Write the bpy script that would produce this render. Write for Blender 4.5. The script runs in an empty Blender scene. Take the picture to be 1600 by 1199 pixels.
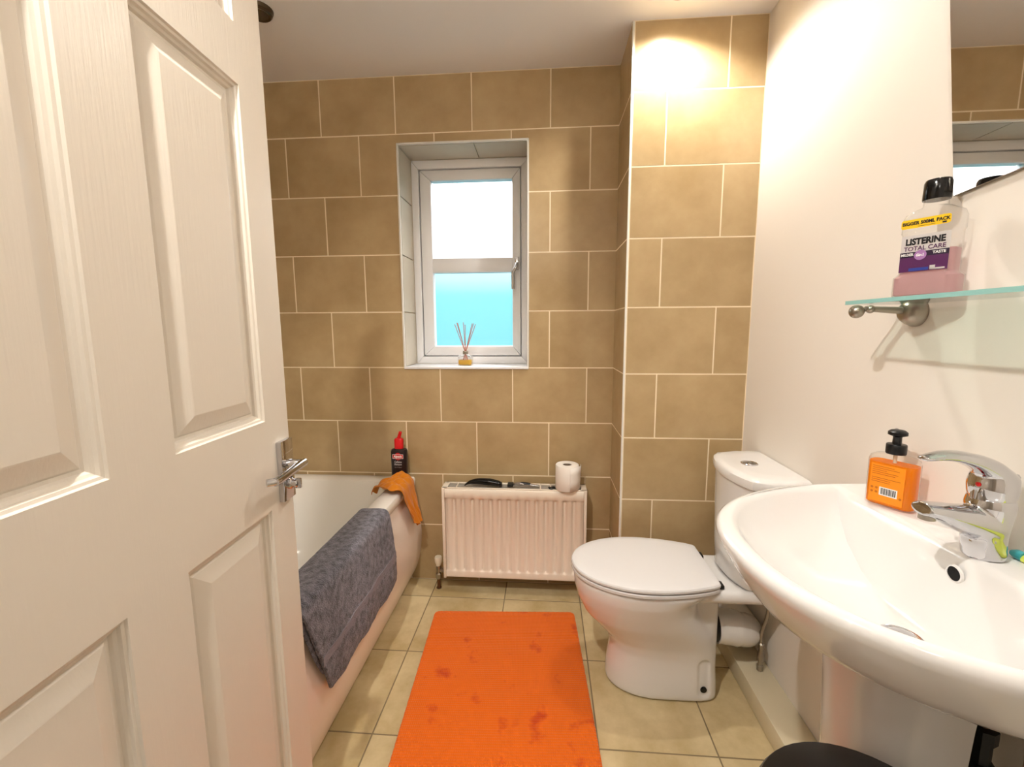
import bpy, bmesh, math, random
from mathutils import Vector, Matrix
random.seed(7)
PI = math.pi
SC = bpy.context.scene
COL = SC.collection

# ------------------------------------------------------------------ camera
def v3(*a): return Vector(a)
P_, Y_, R_ = 0.12734, -0.07591, -0.00516
fwd = v3(math.sin(Y_)*math.cos(P_), math.cos(Y_)*math.cos(P_), -math.sin(P_))
rt = v3(math.cos(Y_), -math.sin(Y_), 0)
up = rt.cross(fwd)
r2 = rt*math.cos(R_) + up*math.sin(R_)
u2 = -rt*math.sin(R_) + up*math.cos(R_)
cam = bpy.data.cameras.new('camera')
cam.sensor_fit = 'HORIZONTAL'; cam.sensor_width = 36.0
cam.lens = 673.87/1600*36.0
cam.clip_start = 0.02
camo = bpy.data.objects.new('camera', cam); COL.objects.link(camo)
m = Matrix((r2, u2, -fwd)).transposed().to_4x4(); m.translation = v3(0, 0, 1.27912)
camo.matrix_world = m
SC.camera = camo

# ------------------------------------------------------------------ view + world
SC.view_settings.view_transform = 'Standard'
SC.view_settings.look = 'None'
SC.view_settings.gamma = 1.0
SC.view_settings.use_curve_mapping = False
SC.view_settings.exposure = 1.05
W = bpy.data.worlds.new('overcast_sky'); SC.world = W; W.use_nodes = True
nt = W.node_tree; bg = nt.nodes['Background']
tc = nt.nodes.new('ShaderNodeTexCoord'); sx = nt.nodes.new('ShaderNodeSeparateXYZ')
rp = nt.nodes.new('ShaderNodeValToRGB')
nt.links.new(tc.outputs['Generated'], sx.inputs[0])
mr = nt.nodes.new('ShaderNodeMapRange'); mr.inputs[1].default_value = -0.5; mr.inputs[2].default_value = 0.5
nt.links.new(sx.outputs[2], mr.inputs[0]); nt.links.new(mr.outputs[0], rp.inputs[0])
nt.links.new(rp.outputs[0], bg.inputs[0])
e = rp.color_ramp.elements
e[0].position = 0.30; e[0].color = (0.018, 0.100, 0.120, 1)
e[1].position = 0.80; e[1].color = (1.0, 1.0, 1.0, 1)
for p_, c_ in ((0.47, (0.024, 0.116, 0.136, 1)), (0.575, (0.032, 0.132, 0.152, 1)), (0.625, (0.12, 0.20, 0.215, 1)), (0.68, (0.42, 0.44, 0.45, 1))):
    x = e.new(p_); x.color = c_
bg.inputs[1].default_value = 3.2

H = 2.4
LAMP_WARM = (1.0, 0.955, 0.89)
SPOTS = [  # ceiling downlights: x, y, watts
    (0.45, 1.625, 16.0),
    (-0.43, 0.22, 38.0),
    (0.46, 0.38, 5.0),
    (-1.012, 1.605, 0.0),
]
HALL_FILL_W = 4.0

# ------------------------------------------------------------------ helpers
def tag(o, label=None, cat=None, group=None, kind=None):
    if label: o['label'] = label
    if cat: o['category'] = cat
    if group: o['group'] = group
    if kind: o['kind'] = kind
    return o

def empty(name, loc=(0, 0, 0), label=None, cat=None, group=None, kind=None, mat=None):
    o = bpy.data.objects.new(name, None); COL.objects.link(o)
    o.empty_display_size = 0.05
    if mat is not None: o.matrix_world = mat
    else: o.location = loc
    return tag(o, label, cat, group, kind)

def link(name, me, mt=None, parent=None, smooth=None):
    o = bpy.data.objects.new(name, me); COL.objects.link(o)
    if mt is not None and len(me.materials) == 0: me.materials.append(mt)
    if parent is not None: o.parent = parent
    return o

def obj(name, bm, mt, parent=None, smooth=None, label=None):
    """bmesh -> one object; smooth = auto smooth angle in degrees"""
    bmesh.ops.recalc_face_normals(bm, faces=bm.faces[:])
    if smooth is not None:
        lim = math.radians(smooth)
        for f in bm.faces: f.smooth = True
        for ed in bm.edges:
            if len(ed.link_faces) == 2 and ed.calc_face_angle(0) > lim: ed.smooth = False
    me = bpy.data.meshes.new(name); bm.to_mesh(me); bm.free()
    o = link(name, me, mt, parent)
    if label: o['label'] = label
    return o

def bake(o):
    """apply modifiers into the mesh"""
    dg = bpy.context.evaluated_depsgraph_get()
    me = bpy.data.meshes.new_from_object(o.evaluated_get(dg))
    o.modifiers.clear(); o.data = me
    return o

def fuse(o, voxel, smooth_iter=6):
    """union overlapping shells into one continuous body with soft fillets"""
    md = o.modifiers.new('r', 'REMESH'); md.mode = 'VOXEL'; md.voxel_size = voxel; md.use_smooth_shade = True
    if smooth_iter:
        s = o.modifiers.new('s', 'SMOOTH'); s.factor = 0.5; s.iterations = smooth_iter
    return bake(o)

def box(bm, x0, x1, y0, y1, z0, z1, bevel=0.0, seg=1):
    vs = [bm.verts.new((x, y, z)) for x in (x0, x1) for y in (y0, y1) for z in (z0, z1)]
    idx = [(0, 1, 3, 2), (4, 6, 7, 5), (0, 4, 5, 1), (2, 3, 7, 6), (0, 2, 6, 4), (1, 5, 7, 3)]
    fs = [bm.faces.new([vs[i] for i in f]) for f in idx]
    if bevel > 0:
        es = list({ed for f in fs for ed in f.edges})
        bmesh.ops.bevel(bm, geom=es, offset=bevel, segments=seg, profile=0.5, affect='EDGES')

def boxo(name, b, mt, parent=None, bevel=0.0, seg=2, smooth=35):
    bm = bmesh.new(); box(bm, *b, bevel=bevel, seg=seg)
    return obj(name, bm, mt, parent, smooth if bevel else None)

def loft(bm, rings, cap0=True, cap1=True, closed=True):
    R = [[bm.verts.new(p) for p in r] for r in rings]
    n = len(R[0])
    for a, b in zip(R, R[1:]):
        for i in range(n if closed else n-1):
            j = (i+1) % n
            bm.faces.new((a[i], a[j], b[j], b[i]))
    if cap0: bm.faces.new(R[0])
    if cap1: bm.faces.new(R[-1][::-1])
    return R

def lathe(bm, prof, c=(0, 0, 0), n=32, axis='Z', cap0=True, cap1=True):
    rings = []
    for r, h in prof:
        ring = []
        for i in range(n):
            a = 2*PI*i/n
            x, y = r*math.cos(a), r*math.sin(a)
            if axis == 'Z': p = (c[0]+x, c[1]+y, c[2]+h)
            elif axis == 'X': p = (c[0]+h, c[1]+x, c[2]+y)
            else: p = (c[0]+x, c[1]+h, c[2]-y)
            ring.append(p)
        rings.append(ring)
    loft(bm, rings, cap0, cap1)

def catmull(pts, k=6):
    P = [Vector(p) for p in pts]; out = []
    for i in range(len(P)-1):
        p0 = P[max(i-1, 0)]; p1 = P[i]; p2 = P[i+1]; p3 = P[min(i+2, len(P)-1)]
        for s in range(k):
            t = s/k
            out.append(0.5*((2*p1)+(p2-p0)*t+(2*p0-5*p1+4*p2-p3)*t*t+(3*p1-p0-3*p2+p3)*t*t*t))
    out.append(P[-1]); return out

def tube(bm, pts, rad, n=12, side=None, cap=True):
    """rad: number, or list of r / (r_side, r_other)"""
    P = [Vector(p) for p in pts]; rings = []
    ref = Vector(side) if side else None
    for i, p in enumerate(P):
        t = (P[min(i+1, len(P)-1)]-P[max(i-1, 0)]).normalized()
        if ref is None:
            ref = t.orthogonal()
        a = (ref - t*ref.dot(t)).normalized(); b = t.cross(a)
        if not side: ref = a
        r = rad[i] if isinstance(rad, (list, tuple)) else rad
        ra, rb = r if isinstance(r, (list, tuple)) else (r, r)
        rings.append([p + a*ra*math.cos(2*PI*k/n) + b*rb*math.sin(2*PI*k/n) for k in range(n)])
    loft(bm, rings, cap, cap)

def interp(xs, n):
    """resample list of tuples to n entries, linear"""
    out = []
    for i in range(n):
        t = i/(n-1)*(len(xs)-1); k = min(int(t), len(xs)-2); f = t-k
        out.append(tuple(a+(b-a)*f for a, b in zip(xs[k], xs[k+1])))
    return out

def rrect(x0, x1, y0, y1, r, k=6):
    r = min(r, (x1-x0)/2-1e-4, (y1-y0)/2-1e-4)
    pts = []
    for cx, cy, a0 in ((x1-r, y1-r, 0), (x0+r, y1-r, PI/2), (x0+r, y0+r, PI), (x1-r, y0+r, 1.5*PI)):
        for i in range(k+1):
            a = a0+PI/2*i/k
            pts.append((cx+r*math.cos(a), cy+r*math.sin(a)))
    return pts

def supell(cx, cy, a, b, n, k=48):
    out = []
    for i in range(k):
        t = 2*PI*i/k; c, s = math.cos(t), math.sin(t)
        out.append((cx+a*math.copysign(abs(c)**(2/n), c), cy+b*math.copysign(abs(s)**(2/n), s)))
    return out

def ring3(p2, z): return [(x, y, z) for x, y in p2]

def text(name, body, size, mt, parent, mat, ext=0.0002, sx=1.0, bold=0.0, align='CENTER'):
    cu = bpy.data.curves.new(name, 'FONT'); cu.body = body; cu.size = size
    cu.align_x = align; cu.align_y = 'CENTER'; cu.extrude = ext; cu.offset = bold; cu.resolution_u = 3
    t = bpy.data.objects.new('tmp', cu); COL.objects.link(t)
    dg = bpy.context.evaluated_depsgraph_get()
    me = bpy.data.meshes.new_from_object(t.evaluated_get(dg))
    bpy.data.objects.remove(t)
    me.transform(mat @ Matrix.Diagonal((sx, 1, 1, 1)))
    me.materials.clear(); me.materials.append(mt)
    me.name = name
    return link(name, me, None, parent)

def frame_m(o, xax, nrm):
    """4x4: local x -> xax, local z -> nrm"""
    xax = Vector(xax).normalized(); nrm = Vector(nrm).normalized(); y = nrm.cross(xax)
    M = Matrix((xax, y, nrm)).transposed().to_4x4(); M.translation = Vector(o); return M

# ------------------------------------------------------------------ materials
def srgb(r, g, b):
    f = lambda c: (c/255/12.92) if c/255 <= 0.04045 else ((c/255+0.055)/1.055)**2.4
    return (f(r), f(g), f(b), 1)

def mat(name, col, rough=0.5, metal=0.0, coat=0.0, trans=0.0, ior=1.45, spec=0.5, emit=None, estr=0.0, sheen=0.0, sss=0.0):
    M = bpy.data.materials.new(name); M.use_nodes = True
    b = M.node_tree.nodes['Principled BSDF']
    b.inputs['Base Color'].default_value = col
    b.inputs['Roughness'].default_value = rough
    b.inputs['Metallic'].default_value = metal
    b.inputs['Coat Weight'].default_value = coat
    b.inputs['Coat Roughness'].default_value = 0.05
    b.inputs['Transmission Weight'].default_value = trans
    b.inputs['IOR'].default_value = ior
    b.inputs['Specular IOR Level'].default_value = spec
    b.inputs['Sheen Weight'].default_value = sheen
    if emit:
        b.inputs['Emission Color'].default_value = emit; b.inputs['Emission Strength'].default_value = estr
    return M

def nodes(M): return M.node_tree.nodes, M.node_tree.links, M.node_tree.nodes['Principled BSDF']

def add_bump(M, scale=(1, 1, 1), nscale=50, detail=3, strength=0.2, dist=0.002, kind='noise', coord='Object'):
    N, L, b = nodes(M)
    t = N.new('ShaderNodeTexCoord'); mp = N.new('ShaderNodeMapping'); mp.inputs['Scale'].default_value = scale
    L.new(t.outputs[coord], mp.inputs[0])
    if kind == 'noise':
        n = N.new('ShaderNodeTexNoise'); n.inputs['Scale'].default_value = nscale; n.inputs['Detail'].default_value = detail
        out = n.outputs[0]
    else:
        n = N.new('ShaderNodeTexVoronoi'); n.inputs['Scale'].default_value = nscale; out = n.outputs[0]
    L.new(mp.outputs[0], n.inputs['Vector'])
    bp = N.new('ShaderNodeBump'); bp.inputs['Strength'].default_value = strength; bp.inputs['Distance'].default_value = dist
    L.new(out, bp.inputs['Height']); L.new(bp.outputs[0], b.inputs['Normal'])
    return M

def mottle(M, c1, c2, scale=4, detail=6, lo=0.35, hi=0.65, rand=0.0, coord='Object', rough=None):
    N, L, b = nodes(M)
    t = N.new('ShaderNodeTexCoord'); n = N.new('ShaderNodeTexNoise')
    n.inputs['Scale'].default_value = scale; n.inputs['Detail'].default_value = detail; n.inputs['Roughness'].default_value = 0.6
    if rand:
        oi = N.new('ShaderNodeObjectInfo'); cb = N.new('ShaderNodeVectorMath'); cb.operation = 'ADD'
        sc = N.new('ShaderNodeMath'); sc.operation = 'MULTIPLY'; sc.inputs[1].default_value = 40
        L.new(oi.outputs['Random'], sc.inputs[0])
        L.new(t.outputs[coord], cb.inputs[0]); L.new(sc.outputs[0], cb.inputs[1]); L.new(cb.outputs[0], n.inputs['Vector'])
    else:
        L.new(t.outputs[coord], n.inputs['Vector'])
    r = N.new('ShaderNodeValToRGB'); r.color_ramp.elements[0].position = lo; r.color_ramp.elements[1].position = hi
    r.color_ramp.elements[0].color = c1; r.color_ramp.elements[1].color = c2
    L.new(n.outputs[0], r.inputs[0])
    if rand:
        hs = N.new('ShaderNodeHueSaturation'); mrg = N.new('ShaderNodeMapRange')
        mrg.inputs[3].default_value = 1-rand; mrg.inputs[4].default_value = 1+rand
        L.new(oi.outputs['Random'], mrg.inputs[0]); L.new(mrg.outputs[0], hs.inputs['Value'])
        L.new(r.outputs[0], hs.inputs['Color']); L.new(hs.outputs[0], b.inputs['Base Color'])
    else:
        L.new(r.outputs[0], b.inputs['Base Color'])
    return M

def thin_clear(name, tint, gloss=0.12, rough=0.03):
    """thin walled clear plastic or glass: mostly straight-through with a fresnel sheen"""
    M = bpy.data.materials.new(name); M.use_nodes = True
    N, L = M.node_tree.nodes, M.node_tree.links; N.clear()
    o = N.new('ShaderNodeOutputMaterial'); t = N.new('ShaderNodeBsdfTransparent'); t.inputs[0].default_value = tint
    g = N.new('ShaderNodeBsdfGlossy'); g.inputs['Roughness'].default_value = rough
    lw = N.new('ShaderNodeLayerWeight'); lw.inputs[0].default_value = 0.5
    fr = N.new('ShaderNodeMath'); fr.operation = 'POWER'; fr.inputs[1].default_value = 4.0; L.new(lw.outputs['Facing'], fr.inputs[0])
    a = N.new('ShaderNodeMath'); a.operation = 'ADD'; a.inputs[1].default_value = gloss; a.use_clamp = True
    mx = N.new('ShaderNodeMixShader')
    L.new(fr.outputs[0], a.inputs[0]); L.new(a.outputs[0], mx.inputs[0]); L.new(t.outputs[0], mx.inputs[1])
    L.new(g.outputs[0], mx.inputs[2]); L.new(mx.outputs[0], o.inputs[0])
    return M

M = {}
M['wall_tile'] = mottle(mat('wall_tile', srgb(186, 164, 130), 0.27), srgb(171, 145, 104), srgb(192, 168, 127), 4.5, 8, 0.3, 0.7, rand=0.03)
M['floor_tile'] = mottle(mat('floor_tile', srgb(206, 194, 160), 0.38), srgb(184, 162, 116), srgb(222, 204, 162), 5.0, 10, 0.34, 0.66, rand=0.03)
M['grout'] = add_bump(mat('grout', srgb(240, 224, 194), 0.9), nscale=300, strength=0.2)
M['floor_grout'] = add_bump(mat('floor_grout', srgb(136, 120, 92), 0.9), nscale=300, strength=0.2)
M['wall_paint'] = add_bump(mat('wall_paint', srgb(236, 229, 220), 0.55), nscale=220, strength=0.06, dist=0.001)
M['ceil_paint'] = add_bump(mat('ceiling_paint', srgb(240, 238, 238), 0.8), nscale=200, strength=0.06, dist=0.001)
M['door_paint'] = add_bump(mat('door_paint', srgb(222, 213, 200), 0.34), scale=(9, 9, 0.55), nscale=26, detail=6, strength=0.22, dist=0.0016)
M['rail_paint'] = add_bump(mat('door_rail_paint', srgb(222, 213, 200), 0.34), scale=(0.55, 9, 9), nscale=26, detail=6, strength=0.16, dist=0.0016)
M['ceramic'] = mat('white_ceramic', srgb(230, 228, 226), 0.08, coat=0.4)
M['acrylic'] = mat('bath_acrylic', srgb(240, 236, 228), 0.16, coat=0.2)
M['bath_panel'] = mat('bath_panel_plastic', srgb(240, 230, 220), 0.25)
M['seat'] = mat('seat_plastic', srgb(230, 229, 230), 0.2)
M['upvc'] = mat('white_upvc', srgb(236, 236, 238), 0.3)
M['trim'] = mat('white_trim', srgb(240, 238, 232), 0.35)
M['radiator'] = mat('radiator_enamel', srgb(240, 228, 212), 0.35)
M['grey_slot'] = mat('grey_metal_inside', srgb(172, 164, 154), 0.6)
M['chrome'] = mat('chrome', srgb(204, 204, 208), 0.06, metal=1.0)
M['dark_chrome'] = mat('dark_bronze_metal', srgb(86, 74, 58), 0.3, metal=1.0)
M['steel'] = mat('brushed_steel', srgb(168, 160, 148), 0.3, metal=1.0)
M['copper'] = mat('dull_copper_pipe', srgb(120, 84, 58), 0.45, metal=0.8)
M['black'] = mat('black_plastic', srgb(16, 16, 18), 0.35)
M['gloss_black'] = mat('gloss_black_plastic', srgb(12, 12, 14), 0.12)
M['dark_hole'] = mat('dark_hole', srgb(8, 8, 8), 0.8)
M['red'] = mat('red_plastic', srgb(206, 20, 26), 0.35)
M['white_print'] = mat('white_print', srgb(240, 238, 236), 0.5)
M['grey_print'] = mat('grey_print', srgb(176, 168, 166), 0.5)
M['black_print'] = mat('black_print', srgb(18, 14, 20), 0.5)
M['orange_print'] = mat('orange_print', srgb(206, 96, 40), 0.5)
M['brown_print'] = mat('brown_print', srgb(196, 104, 10), 0.5)
M['yellow_label'] = mat('yellow_label', srgb(246, 200, 24), 0.4)
M['silver_label'] = mat('silver_label', srgb(206, 200, 198), 0.35)
M['purple_label'] = mat('purple_label', srgb(84, 30, 84), 0.4)
M['dark_purple'] = mat('dark_purple_label', srgb(36, 18, 48), 0.4)
M['lilac_print'] = mat('lilac_print', srgb(166, 120, 178), 0.4)
M['blue_print'] = mat('blue_print', srgb(44, 62, 150), 0.4)
M['paper'] = add_bump(mat('tissue_paper', srgb(246, 240, 232), 0.9), nscale=160, strength=0.25, dist=0.001)
M['card'] = mat('cardboard_core', srgb(120, 104, 88), 0.9)
M['reed'] = mat('reed_stick', srgb(196, 140, 128), 0.8)
def milky(name, col, rough=0.15, f=0.5):
    m_ = mat(name, col, rough); N, L, b = nodes(m_)
    t = N.new('ShaderNodeBsdfTranslucent'); t.inputs[0].default_value = col
    mx = N.new('ShaderNodeMixShader'); mx.inputs[0].default_value = f
    L.new(b.outputs[0], mx.inputs[1]); L.new(t.outputs[0], mx.inputs[2]); L.new(mx.outputs[0], N['Material Output'].inputs[0])
    return m_
M['soap'] = milky('amber_hand_soap', srgb(255, 176, 30), 0.15, 0.65); M['mouthwash'] = milky('mauve_mouthwash', srgb(226, 192, 194), 0.15, 0.6); M['oil'] = milky('pale_yellow_oil', srgb(240, 206, 96))
M['clear'] = thin_clear('clear_plastic', (0.97, 0.97, 0.97, 1), 0.03)
M['clear_amber'] = thin_clear('clear_soap_plastic', (0.98, 0.96, 0.93, 1), 0.03)
M['shelf_glass'] = thin_clear('shelf_glass', (0.86, 0.96, 0.93, 1), 0.04)
M['glass_edge'] = mat('green_glass_edge', srgb(160, 212, 206), 0.15, trans=0.2, ior=1.3)
M['mirror'] = mat('mirror_silver', (0.80, 0.78, 0.74, 1), 0.015, metal=1.0)
M['teal'] = mat('teal_plastic', srgb(60, 160, 170), 0.35)
M['lime'] = mat('lime_plastic', srgb(214, 224, 96), 0.35)
M['cream_plastic'] = mat('cream_plastic', srgb(240, 230, 208), 0.35)
M['timber'] = mat('boxing_paint', srgb(226, 214, 184), 0.5)
M['hall'] = mat('hall_paint', srgb(226, 216, 200), 0.7)
M['hall_floor'] = mottle(mat('hall_carpet', srgb(150, 136, 118), 0.95), srgb(140, 126, 108), srgb(160, 146, 126), 60)
M['lamp'] = mat('lamp_glow', (1, 1, 1, 1), 0.4, emit=(1.0, 0.86, 0.66, 1), estr=30)
M['lamp_off'] = mat('lamp_unlit', srgb(70, 62, 50), 0.2)

# towel, cloth, mat
M['towel'] = mottle(mat('grey_terry', srgb(96, 92, 100), 0.95, sheen=0.3), srgb(62, 60, 72), srgb(138, 135, 149), 55, 10, 0.34, 0.66)  # mottle puts highlights and shade of the terry pile into the colour
add_bump(M['towel'], nscale=260, detail=4, strength=1.0, dist=0.008)
M['towel_band'] = add_bump(mat('grey_towel_band', srgb(136, 132, 142), 0.9), scale=(1, 1, 8), nscale=120, strength=0.3, dist=0.001)
M['cloth'] = add_bump(mat('mustard_cloth', srgb(206, 122, 8), 0.9, sheen=0.2), nscale=500, strength=0.5, dist=0.002)

def mat_rug():
    R = mat('orange_rug', srgb(248, 100, 10), 0.9, sheen=0.1)
    N, L, b = nodes(R)
    t = N.new('ShaderNodeTexCoord')
    n1 = N.new('ShaderNodeTexNoise'); n1.inputs['Scale'].default_value = 11; n1.inputs['Detail'].default_value = 3; n1.inputs['Roughness'].default_value = 0.55
    L.new(t.outputs['Object'], n1.inputs['Vector'])
    r1 = N.new('ShaderNodeValToRGB'); r1.color_ramp.elements[0].position = 0.60; r1.color_ramp.elements[1].position = 0.72
    r1.color_ramp.elements[0].color = srgb(255, 116, 6); r1.color_ramp.elements[1].color = srgb(226, 76, 4)
    L.new(n1.outputs[0], r1.inputs[0])
    n2 = N.new('ShaderNodeTexNoise'); n2.inputs['Scale'].default_value = 2.2; L.new(t.outputs['Object'], n2.inputs['Vector'])
    mx = N.new('ShaderNodeMix'); mx.data_type = 'RGBA'; mx.blend_type = 'MULTIPLY'; mx.inputs[0].default_value = 0.12
    L.new(r1.outputs[0], mx.inputs[6]); L.new(n2.outputs[0], mx.inputs[7]); L.new(mx.outputs[2], b.inputs['Base Color'])
    sp = N.new('ShaderNodeSeparateXYZ'); L.new(t.outputs['Object'], sp.inputs[0])
    def wave(o, f):
        a = N.new('ShaderNodeMath'); a.operation = 'MULTIPLY'; a.inputs[1].default_value = f; L.new(o, a.inputs[0])
        s = N.new('ShaderNodeMath'); s.operation = 'SINE'; L.new(a.outputs[0], s.inputs[0]); return s.outputs[0]
    ad = N.new('ShaderNodeMath'); ad.operation = 'ADD'
    L.new(wave(sp.outputs[0], 2*PI/0.0065), ad.inputs[0]); L.new(wave(sp.outputs[1], 2*PI/0.009), ad.inputs[1])
    bp = N.new('ShaderNodeBump'); bp.inputs['Strength'].default_value = 0.5; bp.inputs['Distance'].default_value = 0.0025
    L.new(ad.outputs[0], bp.inputs['Height']); L.new(bp.outputs[0], b.inputs['Normal'])
    return R
M['rug'] = mat_rug()

def frosted():
    F = bpy.data.materials.new('frosted_glass'); F.use_nodes = True
    N, L = F.node_tree.nodes, F.node_tree.links; N.clear()
    o = N.new('ShaderNodeOutputMaterial')
    g = N.new('ShaderNodeBsdfRefraction'); g.inputs['Roughness'].default_value = 0.16; g.inputs['IOR'].default_value = 1.2
    t = N.new('ShaderNodeBsdfTranslucent'); t.inputs[0].default_value = (0.95, 0.98, 1, 1)
    mx = N.new('ShaderNodeMixShader'); mx.inputs[0].default_value = 0.05
    L.new(g.outputs[0], mx.inputs[1]); L.new(t.outputs[0], mx.inputs[2]); L.new(mx.outputs[0], o.inputs[0])
    return F
M['frosted'] = frosted()

# ------------------------------------------------------------------ setting: shell
XL, XR, YB, YN = -1.35, 0.804, 2.04, 0.08      # room faces
BXL, BXY = 0.3196, 1.7733                       # pipe boxing
def struct(name, bm_or_box, mt, parent=None, smooth=None):
    if isinstance(bm_or_box, tuple):
        bm = bmesh.new(); box(bm, *bm_or_box)
    else: bm = bm_or_box
    o = obj(name, bm, mt, parent, smooth)
    if parent is None: o['kind'] = 'structure'
    return o

TT = 0.009   # tile thickness
GAP = 0.0048
wx0, wx1, wz0, wz1 = -0.678, -0.075, 1.0935, 2.117
bm = bmesh.new()
yb0, yb1 = YB+TT-0.0087, YB+0.30
box(bm, XL-0.1, wx0, yb0, yb1, 0, H); box(bm, wx1, XR+0.1, yb0, yb1, 0, H)
box(bm, wx0, wx1, yb0, yb1, 0, wz0); box(bm, wx0, wx1, yb0, yb1, wz1, H)
wall_back = struct('wall_back', bm, M['grout'])
wall_left = struct('wall_left', (XL-0.1-TT, XL-0.0003, YN-0.1, YB+0.008, 0, H), M['grout'])
wall_right = struct('wall_right', (XR, XR+0.1, -1.3, YB+0.008, 0, H), M['wall_paint'])
bm = bmesh.new()   # near wall with the doorway the photograph is taken from
box(bm, 0.34, XR, YN-0.1, YN, 0, H); box(bm, XL-0.1, -0.60, YN-0.1, YN, 0, H); box(bm, -0.60, 0.34, YN-0.1, YN, 2.06, H)
wall_near = struct('wall_near', bm, M['wall_paint'])
ceiling = struct('ceiling', (XL-0.1, XR+0.1, -1.4, YB+0.3, H, H+0.08), M['ceil_paint'])
floor = struct('floor', (XL-0.1, XR+0.1, YN-0.1, YB+0.3, -0.08, -0.0006), M['floor_grout'])
hall_floor = struct('floor_hall', (XL-0.1, XR+0.1, -1.4, YN-0.1, -0.08, -0.001), M['hall_floor'])
hall_wall = struct('wall_hall', (XL-0.1, XR+0.1, -1.4, -1.3, 0, H), M['hall'])
hall_side = struct('wall_hall_side', (XL-0.1, XL, -1.3, YN-0.1, 0, H), M['hall'])
bxi = 0.0003
bm = bmesh.new(); box(bm, BXL+bxi, XR, BXY+bxi, YB+0.008, 0, H)
wall_boxing = struct('wall_boxing', bm, M['grout'])

tile_cache = {}
def tile_mesh(poly, mt, T=TT):
    key = (tuple((round(a, 4), round(b, 4)) for a, b in poly), mt.name)
    if key in tile_cache: return tile_cache[key]
    bm = bmesh.new()
    b0 = [bm.verts.new((x, y, -T)) for x, y in poly]
    b1 = [bm.verts.new((x, y, -0.0007)) for x, y in poly]
    # inset front edge (signed by neighbours)
    n = len(poly); c = 0.0007; top = []
    area = sum(poly[i][0]*poly[(i+1) % n][1]-poly[(i+1) % n][0]*poly[i][1] for i in range(n))
    sg = 1 if area > 0 else -1
    for i in range(n):
        p0, p1, p2 = Vector(poly[i-1]), Vector(poly[i]), Vector(poly[(i+1) % n])
        d1 = (p1-p0).normalized(); d2 = (p2-p1).normalized()
        n1 = Vector((-d1.y, d1.x))*sg; n2 = Vector((-d2.y, d2.x))*sg
        q = p1+(n1+n2)*c
        top.append(bm.verts.new((q.x, q.y, 0)))
    for A, B in ((b0, b1), (b1, top)):
        for i in range(n):
            j = (i+1) % n; bm.faces.new((A[i], A[j], B[j], B[i]))
    bm.faces.new(top)
    bmesh.ops.recalc_face_normals(bm, faces=bm.faces[:])
    me = bpy.data.meshes.new('tile'); bm.to_mesh(me); bm.free(); me.materials.append(mt)
    tile_cache[key] = me
    return me

def place_tile(u0, u1, v0, v1, O, U, V, N, parent, mt, hole=None):
    g = GAP/2
    a0, a1, c0, c1 = u0+g, u1-g, v0+g, v1-g
    if a1-a0 < 0.012 or c1-c0 < 0.012: return
    rects = None
    if hole and a0 < hole[1] and a1 > hole[0] and c0 < hole[3] and c1 > hole[2]:
        h0, h1, k0, k1 = hole
        xs = sorted({a0, a1, min(max(h0, a0), a1), min(max(h1, a0), a1)})
        ys = sorted({c0, c1, min(max(k0, c0), c1), min(max(k1, c0), c1)})
        if a0 >= h0 and a1 <= h1 and c0 >= k0 and c1 <= k1: return
        # outline of rect minus hole for the simple cases
        inx0, inx1 = h0 > a0, h1 < a1; iny0, iny1 = k0 > c0, k1 < c1
        if not iny0 and not iny1:
            if inx0 and inx1: raise RuntimeError
            if inx0: a1 = h0
            elif inx1: a0 = h1
            poly = [(a0, c0), (a1, c0), (a1, c1), (a0, c1)]
        elif not inx0 and not inx1:
            if iny0: c1 = k0
            else: c0 = k1
            poly = [(a0, c0), (a1, c0), (a1, c1), (a0, c1)]
        elif iny1 and not iny0:          # hole cuts the lower part
            if inx0 and inx1: poly = [(a0, c0), (h0, c0), (h0, k1), (h1, k1), (h1, c0), (a1, c0), (a1, c1), (a0, c1)]
            elif inx0: poly = [(a0, c0), (h0, c0), (h0, k1), (a1, k1), (a1, c1), (a0, c1)]
            else: poly = [(a0, k1), (h1, k1), (h1, c0), (a1, c0), (a1, c1), (a0, c1)]
        else:
            if inx0: poly = [(a0, c0), (a1, c0), (a1, k0), (h0, k0), (h0, c1), (a0, c1)]
            else: poly = [(a0, c0), (a1, c0), (a1, c1), (h1, c1), (h1, k0), (a0, k0)]
        if max(p[0] for p in poly)-min(p[0] for p in poly) < 0.012 or max(p[1] for p in poly)-min(p[1] for p in poly) < 0.012: return
    else:
        poly = [(a0, c0), (a1, c0), (a1, c1), (a0, c1)]
    cx = (min(p[0] for p in poly)+max(p[0] for p in poly))/2; cy = (min(p[1] for p in poly)+max(p[1] for p in poly))/2
    me = tile_mesh([(x-cx, y-cy) for x, y in poly], mt)
    o = bpy.data.objects.new('tile', me); COL.objects.link(o); o.parent = parent
    Mx = Matrix((Vector(U), Vector(V), Vector(N))).transposed().to_4x4()
    Mx.translation = Vector(O)+Vector(U)*cx+Vector(V)*cy + Vector(N)*random.uniform(0.0, 0.0003)
    o.matrix_local = Mx

ROWS = [H] + [H-0.24414-0.26573*k for k in range(8)] + [0.0]
TW = 0.35025
def rows(lo=0.0):
    for k in range(len(ROWS)-1):
        z1, z0 = ROWS[k], max(ROWS[k+1], lo)
        if z1-z0 > 0.02: yield k, z0, z1
# back wall
for k, z0, z1 in rows():
    off = (-1.02934 if k % 2 == 0 else -1.20332)
    c = off-2*TW
    while c < BXL:
        u0, u1 = max(c, XL), min(c+TW, BXL+0.02)
        if u1-u0 > 0.015: place_tile(u0, u1, z0, z1, (0, YB, 0), (1, 0, 0), (0, 0, 1), (0, -1, 0), wall_back, M['wall_tile'], (wx0, wx1, wz0, wz1))
        c += TW
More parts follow.
